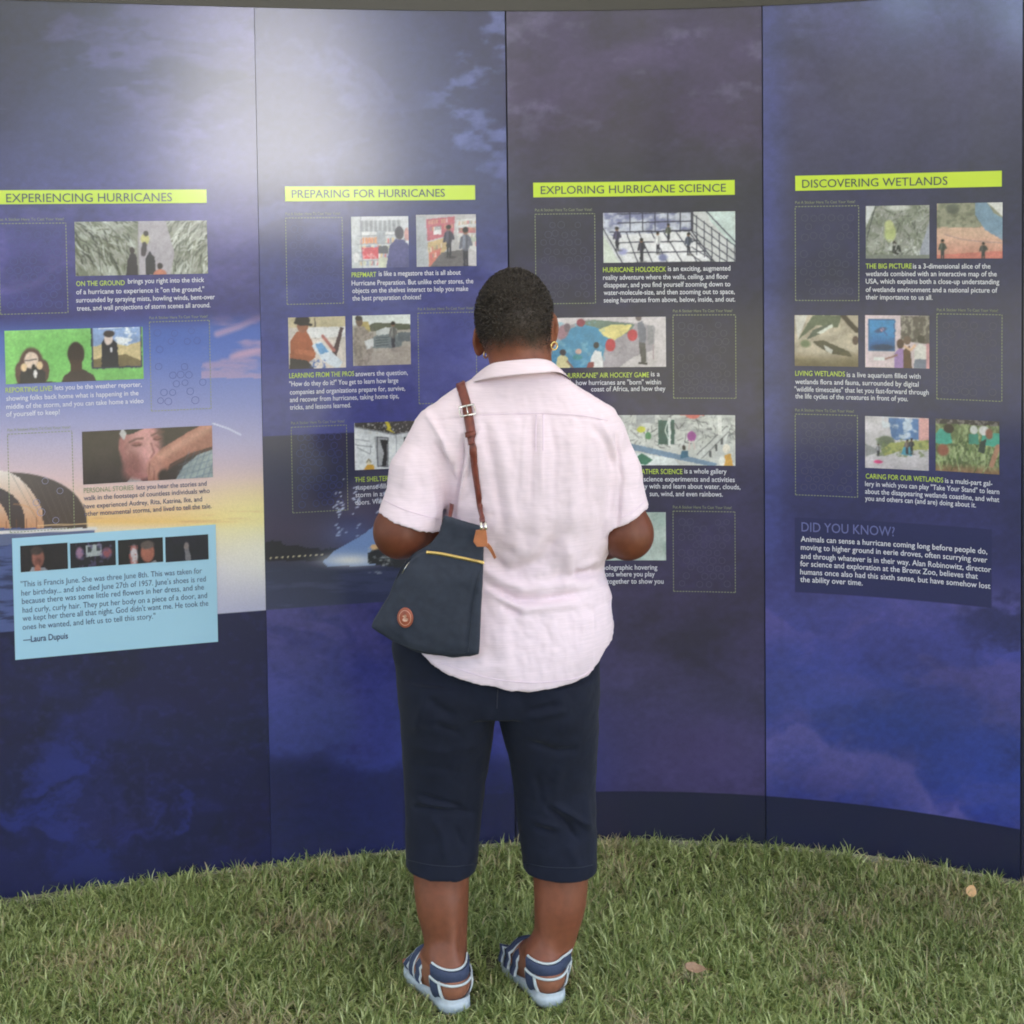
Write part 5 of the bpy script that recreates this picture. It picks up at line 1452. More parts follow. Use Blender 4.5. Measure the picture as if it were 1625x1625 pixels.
# ------------------------------------------------------------------ sandals
def band_pts(heel, ang, az0, az1, zfun, grow, n=22, bvh=bvh_body):
    """ring round the foot: cast from outside towards the foot's axis"""
    f, s_ = foot_axis(heel, ang); out = []
    for a in np.linspace(az0, az1, n):
        z = zfun(a)
        c = heel + f * .024 + np.array((0, 0, z))
        d = -math.cos(a) * f + math.sin(a) * s_
        o = c + d * .085
        h = bvh.ray_cast(Vector(o), Vector(-d), .085)
        r = .085 - h[3] if h[0] is not None else .04
        r = min(max(r, .022), .060)
        out.append([c, d, r])
    rr = np.array([o_[2] for o_ in out])
    if len(rr) > 4:
        for _ in range(3): rr[1:-1] = (rr[:-2] + 2 * rr[1:-1] + rr[2:]) / 4
    return [(c + d * (r_ + grow), d) for (c, d, _), r_ in zip(out, rr)]
for heel, ang, bits in ((HEEL_L, DIR_L, 'left'), (HEEL_R, DIR_R, 'right')):
    f, s_ = foot_axis(heel, ang)
    sandal = None
    # sole: outline swept from heel to toe
    outl = [(-.036, .0), (-.030, -.022), (-.004, -.035), (.05, -.033), (.11, -.037), (.165, -.044), (.205, -.040), (.235, -.022), (.243, .0), (.235, .022), (.205, .040), (.16, .044), (.11, .035), (.05, .033), (-.004, .035), (-.030, .022)]
    oc = spline([(a, c, 0) for a, c in [(a * FS if a > 0 else a, c) for a, c in outl]], 5, True)
    levels = [(.002, .95), (.010, 1.0), (.024, .985), (.026, .93)]
    mb = MB(); nO = len(oc); Vv = []
    for z, g in levels:
        for a, c, _ in oc:
            lift = .004 * sst(.14, .20, a)
            top = .012 * sst(.03, -.01, a) if z > .02 else 0        # cupped heel
            Vv.append(heel + f * ((a - .1) * g + .1 + .0) + s_ * c * g + np.array((0, 0, z + lift + (top if g > .96 else 0))))
    Ff = [(l * nO + k, l * nO + (k + 1) % nO, (l + 1) * nO + (k + 1) % nO, (l + 1) * nO + k) for l in range(3) for k in range(nO)]
    mb.add(Vv, Ff, 0); mb.F.append(tuple(range(nO))[::-1]); mb.M.append(1); mb.F.append(tuple(3 * nO + k for k in range(nO))); mb.M.append(0)
    sandal = mb.make('sandal', [M_sole, M_outsole], PERSON, True)
    sandal['label'] = 'navy and pale grey open heel sandal'
    # ankle strap with pale piping on both edges
    def strap(name, azs, zc, width, m, grow=.003, thick=.004, n=26):
        bp = band_pts(heel, ang, azs[0], azs[1], zc, grow, n)
        mb = MB(); mb.ribbon([p for p, d in bp], [(0, 0, 1)] * n, [d for p, d in bp], width, thick)
        return mb.make(name, m, sandal, True)
    zs = lambda a: .079 + .012 * (1 - math.cos(a)) / 2
    strap('ankle_strap', (-1.55, 1.5), zs, .026, M_shoe_navy)
    for dz in (.0135, -.0135):
        strap('piping', (-1.55, 1.5), lambda a, dz=dz: zs(a) + dz, .0048, M_shoe_white, .0045, .0035)
    # side pieces running from the strap down to the sole
    for sgn in (-1, 1):
        for az, w_, m_, g in ((1.12 * sgn, .026, M_shoe_navy, .0025), (.80 * sgn, .006, M_shoe_white, .004), (1.42 * sgn, .006, M_shoe_white, .004)):
            P, D, W = [], [], []
            for k_i in range(9):
                z = .026 + (.070 - .026) * k_i / 8
                a = az + sgn * .22 * (k_i / 8 - .5)
                (p, d), = band_pts(heel, ang, a, a, lambda _: z, g, 1)
                P.append(p); D.append(d); W.append(np.cross(d, (0, 0, 1)))
            mb = MB(); mb.ribbon(P, W, D, [w_ * (1.25 - .25 * k_i / 8) for k_i in range(9)], .0035); mb.make('side_strap' if m_ is M_shoe_navy else 'piping', m_, sandal, True)
    # straps over the forefoot
    for a0, w_ in ((.082, .022), (.116, .020), (.146, .016)):
        for m_, ww, gg in ((M_shoe_white, w_ + .005, .0), (M_shoe_navy, w_ - .004, .0022)):
            P, D, W = [], [], []
            for th in np.linspace(-math.pi * .47, math.pi * .47, 15):
                c = heel + f * a0 + np.array((0, 0, .028))
                d = math.sin(th) * s_ + math.cos(th) * np.array((0, 0, 1.))
                h = bvh_body.ray_cast(Vector(c + d * .2), Vector(-d), .2)
                r = (.2 - h[3]) if h[0] is not None else .036
                r = min(max(r, .028), .055 if abs(th) < .9 else .044)
                P.append(c + d * (r + .003 + gg)); D.append(d); W.append(f)
            mb = MB(); mb.ribbon(P, W, D, ww, .0035); mb.make('forefoot_strap', m_, sandal, True)

# ------------------------------------------------------------------ handbag on the left shoulder
BAG = empty('handbag', tuple(at(690, 960, 2.97)), 'navy canvas shoulder bag with chestnut leather strap hanging at the person\'s left hip', 'handbag')
def bag_mid(x):      # plan line of the bag: nearer the camera at its right edge
    return 2.963 + (x - at(765, 950, 2.95)[0]) * -.16
OUT = [(704, 820), (735, 829), (763, 835), (768, 868), (767, 892), (764, 960), (760, 1036), (745, 1042), (720, 1045), (690, 1043), (660, 1037), (622, 1022), (588, 1000), (600, 977), (612, 956), (626, 925), (641, 899), (656, 884), (680, 868), (696, 850)]
op = np.array([at(x, y, 2.955) for x, y in OUT])[:, (0, 2)]
def poly_sd(px, pz):
    d = np.full(np.broadcast(px, pz).shape, 1e9); ins = np.zeros(d.shape, bool)
    for i in range(len(op)):
        a, c = op[i], op[(i + 1) % len(op)]
        e = c - a
        tt = np.clip(((px - a[0]) * e[0] + (pz - a[1]) * e[1]) / (e @ e), 0, 1)
        d = np.minimum(d, np.hypot(px - a[0] - tt * e[0], pz - a[1] - tt * e[1]))
        cond = ((a[1] > pz) != (c[1] > pz))
        with np.errstate(divide='ignore', invalid='ignore'):
            xi = (c[0] - a[0]) * (pz - a[1]) / (c[1] - a[1]) + a[0]
        ins ^= cond & (px < xi)
    return np.where(ins, -d, d)
g = Vol((-.33, 2.86, .70), (-.03, 3.09, 1.07), .0036)
zt, zb_ = at(735, 825, 2.955)[2], at(700, 1045, 2.955)[2]
def bag_half(z):
    return pchip([zb_ - .01, zb_ + .02, zb_ + .06, zb_ + .16, zt - .08, zt - .03, zt], [.020, .034, .036, .032, .020, .013, .011], z)
def bag_fn(x, y, z):
    d2 = poly_sd(x, z)
    hh = bag_half(np.asarray(z).ravel())[None, None, :]
    ym = bag_mid(x)
    dy = np.abs(y - ym) - hh * (1 - .18 * sst(-.05, 0, d2))
    r = .010
    return np.minimum(np.maximum(d2 + r, dy + r), 0) + np.sqrt(np.maximum(d2 + r, 0) ** 2 + np.maximum(dy + r, 0) ** 2) - r
g.put(bag_fn, (-.33, 2.86, .70), (-.03, 3.09, 1.07))
V, F = g.mesh(1)
BFOLD = [([(690, 905), (670, 960), (650, 1015)], 14, 2.0), ([(745, 920), (735, 1000)], 12, -2.0), ([(700, 1010), (745, 1020)], 9, -2.5), ([(760, 900), (745, 965), (738, 1034)], 3.0, -2.6), ([(715, 835), (720, 870)], 8, -2), ([(745, 840), (742, 875)], 8, 1.6), ([(610, 985), (650, 1018), (700, 1034)], 6, 1.8)]
V, N = folds(V, F, BFOLD)
V = V + N * ((fbm(V[:, 0] * 18, V[:, 2] * 18, 17, 4) - .5) * .005)[:, None]
BAGB = build('bag_body', V, F, M_navycloth, BAG, True)
bvh_bag = BVHTree.FromPolygons(V.tolist(), F.tolist())
del g
seam_line('side_seam', [(765, 896), (757, 925), (749, 970), (743, 1034)], .0022, .0003, bvh_bag, 8, BAGB, M_piping)
seam_line('base_seam', [(594, 1001), (624, 1017), (662, 1031), (705, 1038), (738, 1037)], .002, .0003, bvh_bag, 8, BAGB, M_piping)
zp = seam_line('zip', [(677, 876.5), (700, 879), (735, 886), (767, 893)], .0068, .0012, bvh_bag, 10, BAG, M_brass_zip)
seam_line('zip_teeth', [(679, 877), (700, 879.3), (735, 886.3), (766, 893)], .0024, .0022, bvh_bag, 10, zp, M_gold)
# round leather badge with a stamped ring and mark
def on_bag(px, py, lift): 
    p, n = hit(px, py, bvh_bag, lift); return p, n
bc, bn = on_bag(643.5, 980, .0012)
bu = np.cross((0, 0, 1), bn); bu /= np.linalg.norm(bu)
if bu[0] < 0: bu = -bu
bv = np.cross(bn, bu); bv = bv if bv[2] > 0 else -bv
mb = MB(); nB = 36; rx_, rz_ = .0168, .0205
for off, sc in ((-.003, 1), (.0018, 1), (.0026, .94)):
    for k in range(nB):
        a = 2 * math.pi * k / nB
        mb.V.append(tuple(bc + bn * off + (bu * math.cos(a) * rx_ + bv * math.sin(a) * rz_) * sc))
for l in range(2):
    for k in range(nB): mb.F.append((l * nB + k, l * nB + (k + 1) % nB, (l + 1) * nB + (k + 1) % nB, (l + 1) * nB + k)); mb.M.append(0)
mb.F.append(tuple(2 * nB + k for k in range(nB))); mb.M.append(0)
badge = mb.make('leather_badge', M_tan if False else mat('badge_leather', (.33, .085, .045), rough=.4, noise=((120, 120, 120), .2, 4)), BAG, True)
mb = MB()
ring = [bc + bn * .0030 + (bu * math.cos(a) * rx_ + bv * math.sin(a) * rz_) * .74 for a in np.linspace(0, 2 * math.pi, 40, endpoint=False)]
mb.tube(ring, .0006, 5, 0, True)
bird = [(-6.5, 3.2), (-2.6, 5), (-.6, 6.8), (2, 6.4), (3.4, 4.2), (2.8, 1.6), (1.4, .2), (5, -.6), (7, -2.6), (6, -5.6), (2.5, -7.4), (-2.5, -7.2), (-5.5, -5), (-5.2, -2.2), (-2.6, -.2), (-2, 2)]
nb_ = len(bird); bp2 = [bc + bn * (.0026 + o_) + bu * x * .001 + bv * y * .001 for o_ in (0, .0006) for x, y in bird]
mb.add(bp2, [tuple(range(nb_, 2 * nb_))[::-1]] + [(k, (k + 1) % nb_, nb_ + (k + 1) % nb_, nb_ + k) for k in range(nb_)])
mb.make('stamped_mark', M_tan_mark, badge, True)

# strap: up the back, over the shoulder and down in front of the chest to the bag
sp_ = [at(766, 830, 2.935)]
for x, y in ((763, 805), (760, 780), (757, 760), (754, 735), (751, 712), (748, 690), (745, 670), (742, 652), (739, 636), (735, 622), (732, 614)):
    p, n = hit(x, y, bvh_shirt, .004); sp_.append(p)
def top_hit(x, y):
    h = bvh_shirt.ray_cast(Vector((x, y, 1.6)), Vector((0, 0, -1))); return np.array(h[0]) + (0, -.0, .004)
xs_ = sp_[-1][0]
y0 = sp_[-1][1]
for k, yy in enumerate((y0 + .02, y0 + .05, y0 + .085, y0 + .115)): sp_.append(top_hit(xs_ - .003 * k, yy))
def front_hit(x, z):
    h = bvh_shirt.ray_cast(Vector((x, 3.7, z)), Vector((0, -1, 0))); return np.array(h[0]) + (0, .004, 0)
for z, dx in ((sp_[-1][2] - .035, -.01), (1.25, -.012), (1.2, -.016)): sp_.append(front_hit(xs_ + dx, z))
fs = np.array(sp_)
path = spline(fs, 6)
T = np.gradient(path, axis=0); T /= np.linalg.norm(T, axis=1)[:, None]
Wd, Nd = [], []
for p, tt in zip(path, T):
    loc, nn, *_ = bvh_shirt.find_nearest(Vector(p)); nn = np.array(nn)
    w_ = np.cross(tt, nn); w_ /= np.linalg.norm(w_) + 1e-9
    Wd.append(w_); Nd.append(np.cross(w_, tt))
arc = np.linspace(0, 1, len(path))
wid = np.interp(arc, [0, .10, .3, .34, 1], [.0125, .0135, .0165, .0205, .0205])
mb = MB(); mb.ribbon(path, Wd, Nd, wid, .0036); STRAP = mb.make('strap', M_leather, BAG, True)
# second layer under the buckle, keeper loops, buckle
def patch_on_strap(i0, i1, w_, th, name, m, lift=.003):
    mb = MB(); mb.ribbon([path[i] + np.array(Nd[i]) * lift * np.sign(-Nd[i][1]) for i in range(i0, i1)], Wd[i0:i1], Nd[i0:i1], w_, th); return mb.make(name, m, STRAP, True)
ib = int(np.argmin(np.abs(project(path)[1][:60] - 654))); ik = int(np.argmin(np.abs(project(path)[1][:60] - 690))); ie = int(np.argmin(np.abs(project(path)[1][:60] - 703)))
patch_on_strap(max(ie - 1, 1), ib + 2, .0165, .003, 'strap_end', M_leather, .0036)
patch_on_strap(ik - 1, ik + 2, .024, .0045, 'keeper_loop', M_leather, .005)
bp_, bt_, bw_ = path[ib], T[ib], np.array(Wd[ib]); bn_ = np.array(Nd[ib]) * np.sign(-Nd[ib][1])
mb = MB()
sq_ = [(-.0155, -.011), (.0155, -.011), (.0165, 0), (.0155, .011), (-.0155, .011), (-.0165, 0)]
mb.tube([bp_ + bn_ * .006 + bw_ * a + bt_ * c for a, c in sq_], .0022, 8, 0, True)
mb.tube([bp_ + bn_ * .0085 + bt_ * .011, bp_ + bn_ * .009 - bt_ * .011], .0013, 6)
mb.make('buckle', M_steel, STRAP, True)
# leather tab, metal rings and the loose tie at the bag's top corner
tp = [at(x, y, 2.918) for x, y in ((755, 842), (771, 839), (773, 852), (774, 868), (757, 868), (751, 860))]
mb = MB(); nn = np.array((0, -1., 0))
mb.add([p for p in tp] + [p + (0, .006, 0) for p in tp], [(5, 4, 3, 2, 1, 0), (6, 7, 8, 9, 10, 11)] + [(k, (k + 1) % 6, 6 + (k + 1) % 6, 6 + k) for k in range(6)])
tab = mb.make('leather_tab', M_tan, BAG)
bv_ = tab.modifiers.new('bevel', 'BEVEL'); bv_.width = .0012; bv_.segments = 2
mb = MB(); P = spline([at(772, 864, 2.922), at(779, 872, 2.935), at(786, 886, 2.952)], 6)
mb.ribbon(P, [np.array((.75, 0, .65))] * len(P), [nn] * len(P), np.linspace(.010, .006, len(P)), .003); mb.make('leather_tie', M_tan, BAG)
mb = MB()
for px in (763.5, 770.5):
    mb.tube([at(px, 829, 2.925), at(px + .4, 841, 2.918)], .0032, 8)
mb.make('strap_ring', M_steel, BAG, True)
# short side strap at the far edge
mb = MB(); P = spline([at(650, 888, 2.975), at(640, 897, 2.97), at(632, 913, 2.972), at(626, 928, 2.975)], 6)
mb.ribbon(P, [np.array((.85, 0, .5))] * len(P), [nn] * len(P), .006, .003); mb.make('side_tie', M_piping, BAG)
mb = MB(); P = spline([at(649, 892, 2.972), at(643, 901, 2.966), at(638, 910, 2.966)], 6)
mb.ribbon(P, [np.array((.85, 0, .5))] * len(P), [nn] * len(P), .003, .002); mb.make('zip_pull', M_steel, BAG)
# front run of the strap, down inside the arm to the bag's far top corner
mb = MB(); P = spline([fs[-1], at(712, 770, 3.2), at(717, 800, 3.06), at(713, 824, 2.985)], 8)
mb.ribbon(P, [np.array((.8, .6, 0))] * len(P), [np.array((.6, -.8, 0))] * len(P), .009, .0035); mb.make('strap_tail', M_leather, STRAP, True)

# ------------------------------------------------------------------ ground, grass, fallen leaves
def ground_mat():
    m = bpy.data.materials.new('soil_and_thatch'); m.use_nodes = True
    nt = m.node_tree; N = nt.nodes; L = nt.links; bs = N['Principled BSDF']; bs.inputs['Roughness'].default_value = .95
    tc = N.new('ShaderNodeTexCoord'); n1 = N.new('ShaderNodeTexNoise'); n1.inputs['Scale'].default_value = 34; n1.inputs['Detail'].default_value = 8
    L.new(tc.outputs['Object'], n1.inputs['Vector'])
    r = N.new('ShaderNodeValToRGB'); L.new(n1.outputs['Fac'], r.inputs['Fac'])
    e = r.color_ramp.elements; e[0].position, e[0].color = .35, (.050, .052, .022, 1); e[1].position, e[1].color = .68, (.150, .140, .070, 1)
    L.new(r.outputs[0], bs.inputs['Base Color'])
    b_ = N.new('ShaderNodeBump'); b_.inputs['Strength'].default_value = .6; b_.inputs['Distance'].default_value = .02; L.new(n1.outputs['Fac'], b_.inputs['Height']); L.new(b_.outputs[0], bs.inputs['Normal'])
    return m
gs = [-300, -60, -12, -5, 5, 12, 60, 300]
GV = np.array([(x, y, 0) for y in gs for x in gs], float); n8 = len(gs)
GF = np.array([(j * n8 + i, j * n8 + i + 1, (j + 1) * n8 + i + 1, (j + 1) * n8 + i) for j in range(n8 - 1) for i in range(n8 - 1)])
ground = tag(build('ground', GV, GF, ground_mat(), None, False), 'lawn soil under the grass', 'ground', kind='structure')

M_grass = bpy.data.materials.new('grass_blades'); M_grass.use_nodes = True
nt = M_grass.node_tree; bs = nt.nodes['Principled BSDF']; a_ = nt.nodes.new('ShaderNodeAttribute'); a_.attribute_name = 'paint'
nt.links.new(a_.outputs['Color'], bs.inputs['Base Color']); bs.inputs['Roughness'].default_value = .5; bs.inputs['Specular IOR Level'].default_value = .35
tr_ = nt.nodes.new('ShaderNodeBsdfTranslucent'); nt.links.new(a_.outputs['Color'], tr_.inputs['Color'])
mx_ = nt.nodes.new('ShaderNodeMixShader'); mx_.inputs[0].default_value = .3
nt.links.new(bs.outputs[0], mx_.inputs[1]); nt.links.new(tr_.outputs[0], mx_.inputs[2]); nt.links.new(mx_.outputs[0], nt.nodes['Material Output'].inputs['Surface'])

def grass(n, x0, x1, y0, y1, seed):
    r = np.random.default_rng(seed)
    x, y = r.uniform(x0, x1, n), r.uniform(y0, y1, n)
    # tufts: pull blades together a little
    cx, cy = np.floor(x / .035), np.floor(y / .035)
    hx_, hy_ = (cx * 12.9898 + cy * 78.233) % 1.0, (cx * 39.346 + cy * 11.135) % 1.0
    x += (cx * .035 + hx_ * .035 - x) * .35; y += (cy * .035 + hy_ * .035 - y) * .35
    wy = np.interp(x, WX, WY)
    keep = (y < wy - .012) | (y > wy + .12)
    for heel, ang in ((HEEL_L, DIR_L), (HEEL_R, DIR_R)):
        f, s_ = foot_axis(heel, ang)
        u = (x - heel[0]) * f[0] + (y - heel[1]) * f[1]; v = (x - heel[0]) * s_[0] + (y - heel[1]) * s_[1]
        keep &= ~((u > -.034) & (u < .235 * FS) & (np.abs(v) < .036))
    thin = fbm(x * 5, y * 5, 61, 4)
    keep &= r.random(n) < (.45 + 1.2 * sst(.28, .52, thin))
    return x[keep], y[keep]
GX, GY = [], []
for n, bx in ((210000, (-1.45, 1.45, 2.55, 3.95)), (9000, (-3.2, -1.45, 1.2, 4.6)), (9000, (1.45, 3.2, 1.2, 4.6)), (12000, (-1.45, 1.45, 1.2, 2.55))):
    x, y = grass(n, *bx, seed=n); GX.append(x); GY.append(y)
x, y = np.concatenate(GX), np.concatenate(GY); n = len(x)
r = np.random.default_rng(11)
dry = fbm(x * 7, y * 7, 62, 4); clump = fbm(x * 14, y * 14, 63, 3)
gpx, gpy = project(np.stack([x, y, 0 * x], 1))
for cx_, cy_, rx2, ry2, a in ((1355, 1462, 26, 16, .9), (1505, 1462, 24, 16, .8), (1240, 1490, 30, 18, .5), (1070, 1475, 24, 14, .5), (975, 1425, 30, 18, .5), (1060, 1580, 20, 10, .6), (520, 1450, 50, 20, .3)):
    dry = dry + a * .35 * np.exp(-((gpx - cx_) / rx2) ** 2 - ((gpy - cy_) / ry2) ** 2)
L = r.uniform(.020, .052, n) * (.75 + .6 * clump)
for heel, ang in ((HEEL_L, DIR_L), (HEEL_R, DIR_R)):
    f, s_ = foot_axis(heel, ang); u_ = (x - heel[0]) * f[0] + (y - heel[1]) * f[1]; v_ = (x - heel[0]) * s_[0] + (y - heel[1]) * s_[1]
    near = np.maximum(np.maximum(-.04 - u_, u_ - .2), np.abs(v_) - .04)
    L *= .62 + .38 * sst(.0, .06, near)
lean = np.clip(r.normal(.95, .5, n), .05, 1.6); az = r.uniform(0, 2 * math.pi, n)
w = r.uniform(.0008, .0019, n)
dx, dy = np.cos(az), np.sin(az)
rows_ = []
bend = r.uniform(.15, 1.2, n)
px_, pz_ = np.zeros(n), np.zeros(n)
pts_ = [(px_, pz_)]
for k in range(3):
    an = lean + bend * (k - .6) * .75
    px_ = px_ + L / 3 * np.sin(an); pz_ = np.maximum(pz_ + L / 3 * np.cos(an), .002)
    pts_.append((px_, pz_))
GVv = []
tw = r.normal(0, .5, n)
sx_, sy_ = -np.sin(az + tw), np.cos(az + tw)
for k, (h_, z_) in enumerate(pts_):
    ww = w * (1.0, 1.05, .8, .12)[k]
    for sg in (-1, 1):
        GVv.append(np.stack([x + dx * h_ + sg * sx_ * ww, y + dy * h_ + sg * sy_ * ww, z_ + .001 * 0], -1))
GVv = np.stack(GVv, 1).reshape(-1, 3)
i = np.arange(n)[:, None] * 8
GFf = np.concatenate([i + np.array([[2 * k, 2 * k + 1, 2 * k + 3, 2 * k + 2]]) for k in range(3)])
gc = np.array((.215, .275, .075)); gl = np.array((.430, .470, .190)); gd = np.array((.52, .44, .25)); gk = np.array((.085, .130, .030))
u = r.random(n)
Cc = gc + (gl - gc) * u[:, None]
Cc = np.where((r.random(n) < .22)[:, None], gk + (gc - gk) * u[:, None], Cc)
Cc = np.where((r.random(n) < .13)[:, None], np.array((.58, .62, .30)) * (.8 + .4 * u[:, None]), Cc)
isdry = r.random(n) < np.clip(sst(.50, .9, dry) * .8 + .04, 0, .7)
Cc = np.where(isdry[:, None], gd * (.6 + .6 * u[:, None]), Cc)
Cc = Cc * (.70 + .42 * fbm(x * 3, y * 3, 64, 3) + .34 * fbm(x * 13, y * 13, 65, 3))[:, None]
Cc = np.repeat(Cc, 8, 0)
gr = build('grass', GVv, GFf, M_grass, None, True, colors=Cc)
tag(gr, 'short green lawn with straw coloured patches', 'grass', kind='stuff')

def leaf(px, py, size, ang, curl, col, label, aspect=.6, tilt=.35):
    d = ray(px, py).ravel(); tt = -(CAM_H - .04) / d[2]; c = EYE + d * tt
    n_u, n_v = 12, 7; Vv = []
    for a in np.linspace(-1, 1, n_u):
        ww = aspect * (1 - abs(a) ** 2.2) ** .7 * (1 - .25 * a)
        for v in np.linspace(-1, 1, n_v):
            Vv.append((a * size / 2, v * ww * size / 2, curl * size * (a * a * .5 + (v * ww) ** 2) - abs(v) * 0 + .02 * size * math.sin(7 * a + 3 * v)))
    Rm = Matrix.Rotation(tilt, 3, 'X') @ Matrix.Rotation(ang, 3, 'Z')
    Vv = np.array([Rm @ Vector(v) for v in Vv]) + c
    ii = np.arange(n_u * n_v).reshape(n_u, n_v)
    Ff = np.stack([ii[:-1, :-1], ii[1:, :-1], ii[1:, 1:], ii[:-1, 1:]], -1).reshape(-1, 4)
    lf = build('fallen_leaf', Vv, Ff, mat('dry_leaf', col, rough=.6, noise=((130, 130, 130), .2, 5)), None, True)
    so = lf.modifiers.new('thick', 'SOLIDIFY'); so.thickness = .0008
    tag(lf, label, 'leaf', 'dry leaves on the grass')
    mb = MB(); e = Rm @ Vector((size / 2, 0, curl * size * .5)); e2 = Rm @ Vector((size * .72, .004, curl * size * .2))
    mb.tube([c + np.array(e) * .96, c + np.array(e2)], .0008, 5); mb.make('leaf_stalk', M_stalk, lf)
M_stalk = mat('stalk', (.22, .13, .06), rough=.7)
leaf(1541, 1414, .030, R(60), .22, (.60, .36, .17), 'bright tan leaf standing on edge in the grass near the wall', .8, .9)
leaf(1103, 1537, .046, R(-14), .30, (.33, .20, .12), 'long brownish leaf lying flat in the grass right of the sandals', .5, .5)

# ------------------------------------------------------------------ the place around: shade canopy overhead, sunlit white tent added behind for wall glare
M_canvas = bpy.data.materials.new('white_canvas'); M_canvas.use_nodes = True
nt = M_canvas.node_tree; bs = nt.nodes['Principled BSDF']; bs.inputs['Base Color'].default_value = (.80, .80, .79, 1); bs.inputs['Roughness'].default_value = .8
tr_ = nt.nodes.new('ShaderNodeBsdfTranslucent'); tr_.inputs['Color'].default_value = (.80, .79, .77, 1)
mx_ = nt.nodes.new('ShaderNodeMixShader'); mx_.inputs[0].default_value = .12
nt.links.new(bs.outputs[0], mx_.inputs[1]); nt.links.new(tr_.outputs[0], mx_.inputs[2]); nt.links.new(mx_.outputs[0], nt.nodes['Material Output'].inputs['Surface'])


def tent(name, x0, x1, y0, y1, eave, peak, label, walls=()):
    e = empty(name, ((x0 + x1) / 2, (y0 + y1) / 2, 0), label, 'tent')
    xm, ym = (x0 + x1) / 2, (y0 + y1) / 2
    mb = MB(); n = 10; Vv = []
    for j in range(n + 1):
        for i_ in range(n + 1):
            u, v = i_ / n, j / n
            k = min(u, 1 - u, v, 1 - v) * 2
            Vv.append((x0 + (x1 - x0) * u, y0 + (y1 - y0) * v, eave + (peak - eave) * k ** 1.15))
    Ff = [(j * (n + 1) + i_, j * (n + 1) + i_ + 1, (j + 1) * (n + 1) + i_ + 1, (j + 1) * (n + 1) + i_) for j in range(n) for i_ in range(n)]
    mb.add(Vv, Ff); mb.make('roof', M_canvas, e)
    mb = MB()
    for a, c in (((x0, y0), (x1, y0)), ((x1, y0), (x1, y1)), ((x1, y1), (x0, y1)), ((x0, y1), (x0, y0))):
        mb.add([(*a, eave - .22), (*c, eave - .22), (*c, eave), (*a, eave)], [(0, 1, 2, 3)])
    mb.make('valance', M_canvas, e)
    for cx_, cy_ in ((x0, y0), (x1, y0), (x1, y1), (x0, y1)):
        mb = MB(); mb.tube([(cx_, cy_, 0), (cx_, cy_, eave)], .03, 10); mb.make('pole', M_rail, e, True)
    for (a, c) in walls:
        mb = MB(); N_ = 40; Vv = []
        for k in range(N_ + 1):
            p = np.array(a) + (np.array(c) - np.array(a)) * k / N_
            o = .05 * math.sin(k * 1.3)
            for z in (.02, eave - .03): Vv.append((p[0] + o * (a[1] != c[1]), p[1] + o * (a[0] != c[0]), z))
        mb.add(Vv, [(2 * k, 2 * k + 2, 2 * k + 3, 2 * k + 1) for k in range(N_)]); mb.make('side_curtain', M_canvas, e, True)
    return e


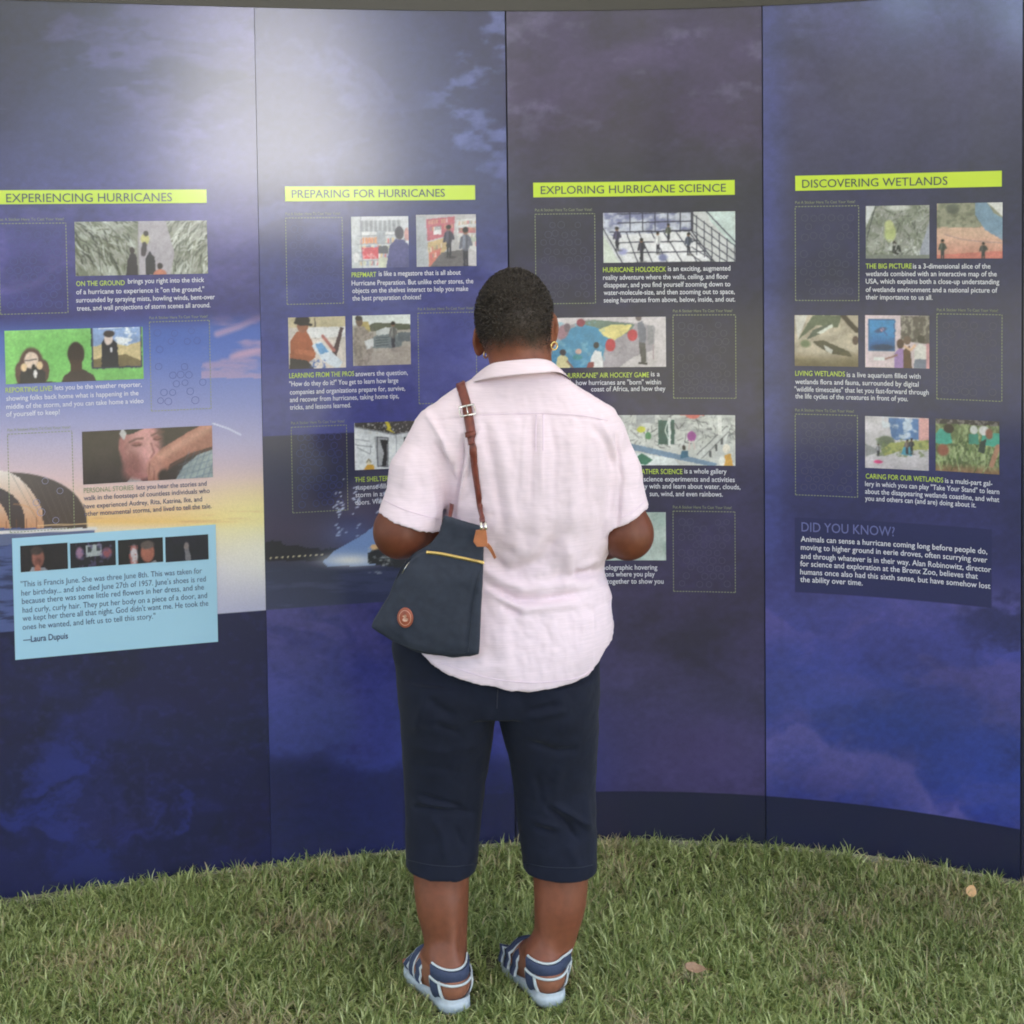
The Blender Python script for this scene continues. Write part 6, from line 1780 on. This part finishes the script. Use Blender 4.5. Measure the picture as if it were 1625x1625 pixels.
tent('shade_canopy', -9.0, 3.3, -1.0, 8.5, 3.3, 4.6, 'white canvas canopy sheltering the display wall and the lawn')
M_pvc = mat('white_pvc', (.86, .86, .85), rough=.6)
mq = empty('glare_marquee', (8.0, -12.0, 0), 'large white sunlit tent added out of view to reflect as a bright streak in the wall', 'tent')  # unseen tent, added so its reflection brightens the first two panels
mx0, mx1, my0, my1, me, mp = 3.4, 14.0, -9.0, -17.0, 2.15, 6.6
hp = [(mx0, my0, me), (mx1, my0, me), (mx1, my1, me), (mx0, my1, me), (mx0 + 1.8, (my0 + my1) / 2, mp), (mx1 - 1.8, (my0 + my1) / 2, mp)]
mb = MB(); mb.add(hp, [(1, 0, 4, 5), (2, 1, 5), (3, 2, 5, 4), (0, 3, 4)]); mb.make('roof', M_pvc, mq)
mb = MB()
for a, c in ((0, 1), (1, 2), (2, 3), (3, 0)):
    A_, C_ = np.array(hp[a]), np.array(hp[c]); dn = np.array((0, 0, .55)); mb.add([A_ - dn, C_ - dn, C_ - (0, 0, .004), A_ - (0, 0, .004)], [(0, 1, 2, 3)])
mb.make('valance', M_canvas, mq)
for cx_, cy_ in ((mx0, my0), (mx1, my0), (mx1, my1), (mx0, my1), ((mx0 + mx1) / 2, my0)):
    mb = MB(); mb.tube([(cx_, cy_ - .05 * (1 if cy_ > -10 else -1), 0), (cx_, cy_ - .05 * (1 if cy_ > -10 else -1), me - .01)], .04, 10); mb.make('pole', M_rail, mq, True)

# unseen tree mass added behind the camera to darken the wall's reflections
def treeline(name, x0, x1, y, h0, h1, seed, label):
    nx_, nz_ = int((x1 - x0) / .45), 26
    ux, uz = np.meshgrid(np.linspace(0, 1, nx_), np.linspace(0, 1, nz_))
    X_ = x0 + (x1 - x0) * ux
    top = h0 + (h1 - h0) * fbm(X_ / 4.5, 0 * X_, seed, 4)
    th = uz * math.pi
    bump = fbm(X_ / 1.3, uz * 9, seed + 3, 5)
    Y_ = y + (2.6 + 1.6 * bump) * np.cos(th)
    Z_ = top * np.sin(th) * (.9 + .2 * bump)
    ii = np.arange(nx_ * nz_).reshape(nz_, nx_)
    Ff = np.stack([ii[:-1, :-1], ii[:-1, 1:], ii[1:, 1:], ii[1:, :-1]], -1).reshape(-1, 4)
    o = build(name, np.stack([X_, Y_, Z_], -1).reshape(-1, 3), Ff, M_wood, None, True)
    tag(o, label, 'added trees', kind='stuff')
M_wood = mat('foliage', (.048, .055, .034), rough=.8, noise=((1.3, 1.3, 1.3), .5, 6), bump=((2, 2, 2), 1, .5))
treeline('added_woods', -10, 34, -24, 7.0, 11.0, 3, 'unseen dark belt of trees added to darken the wall reflections')
treeline('added_hedge', -44, -10, -26, 5.6, 8.6, 8, 'unseen lower belt of trees added for a paler wall reflection')  # added lower so the last panel's reflection stays paler
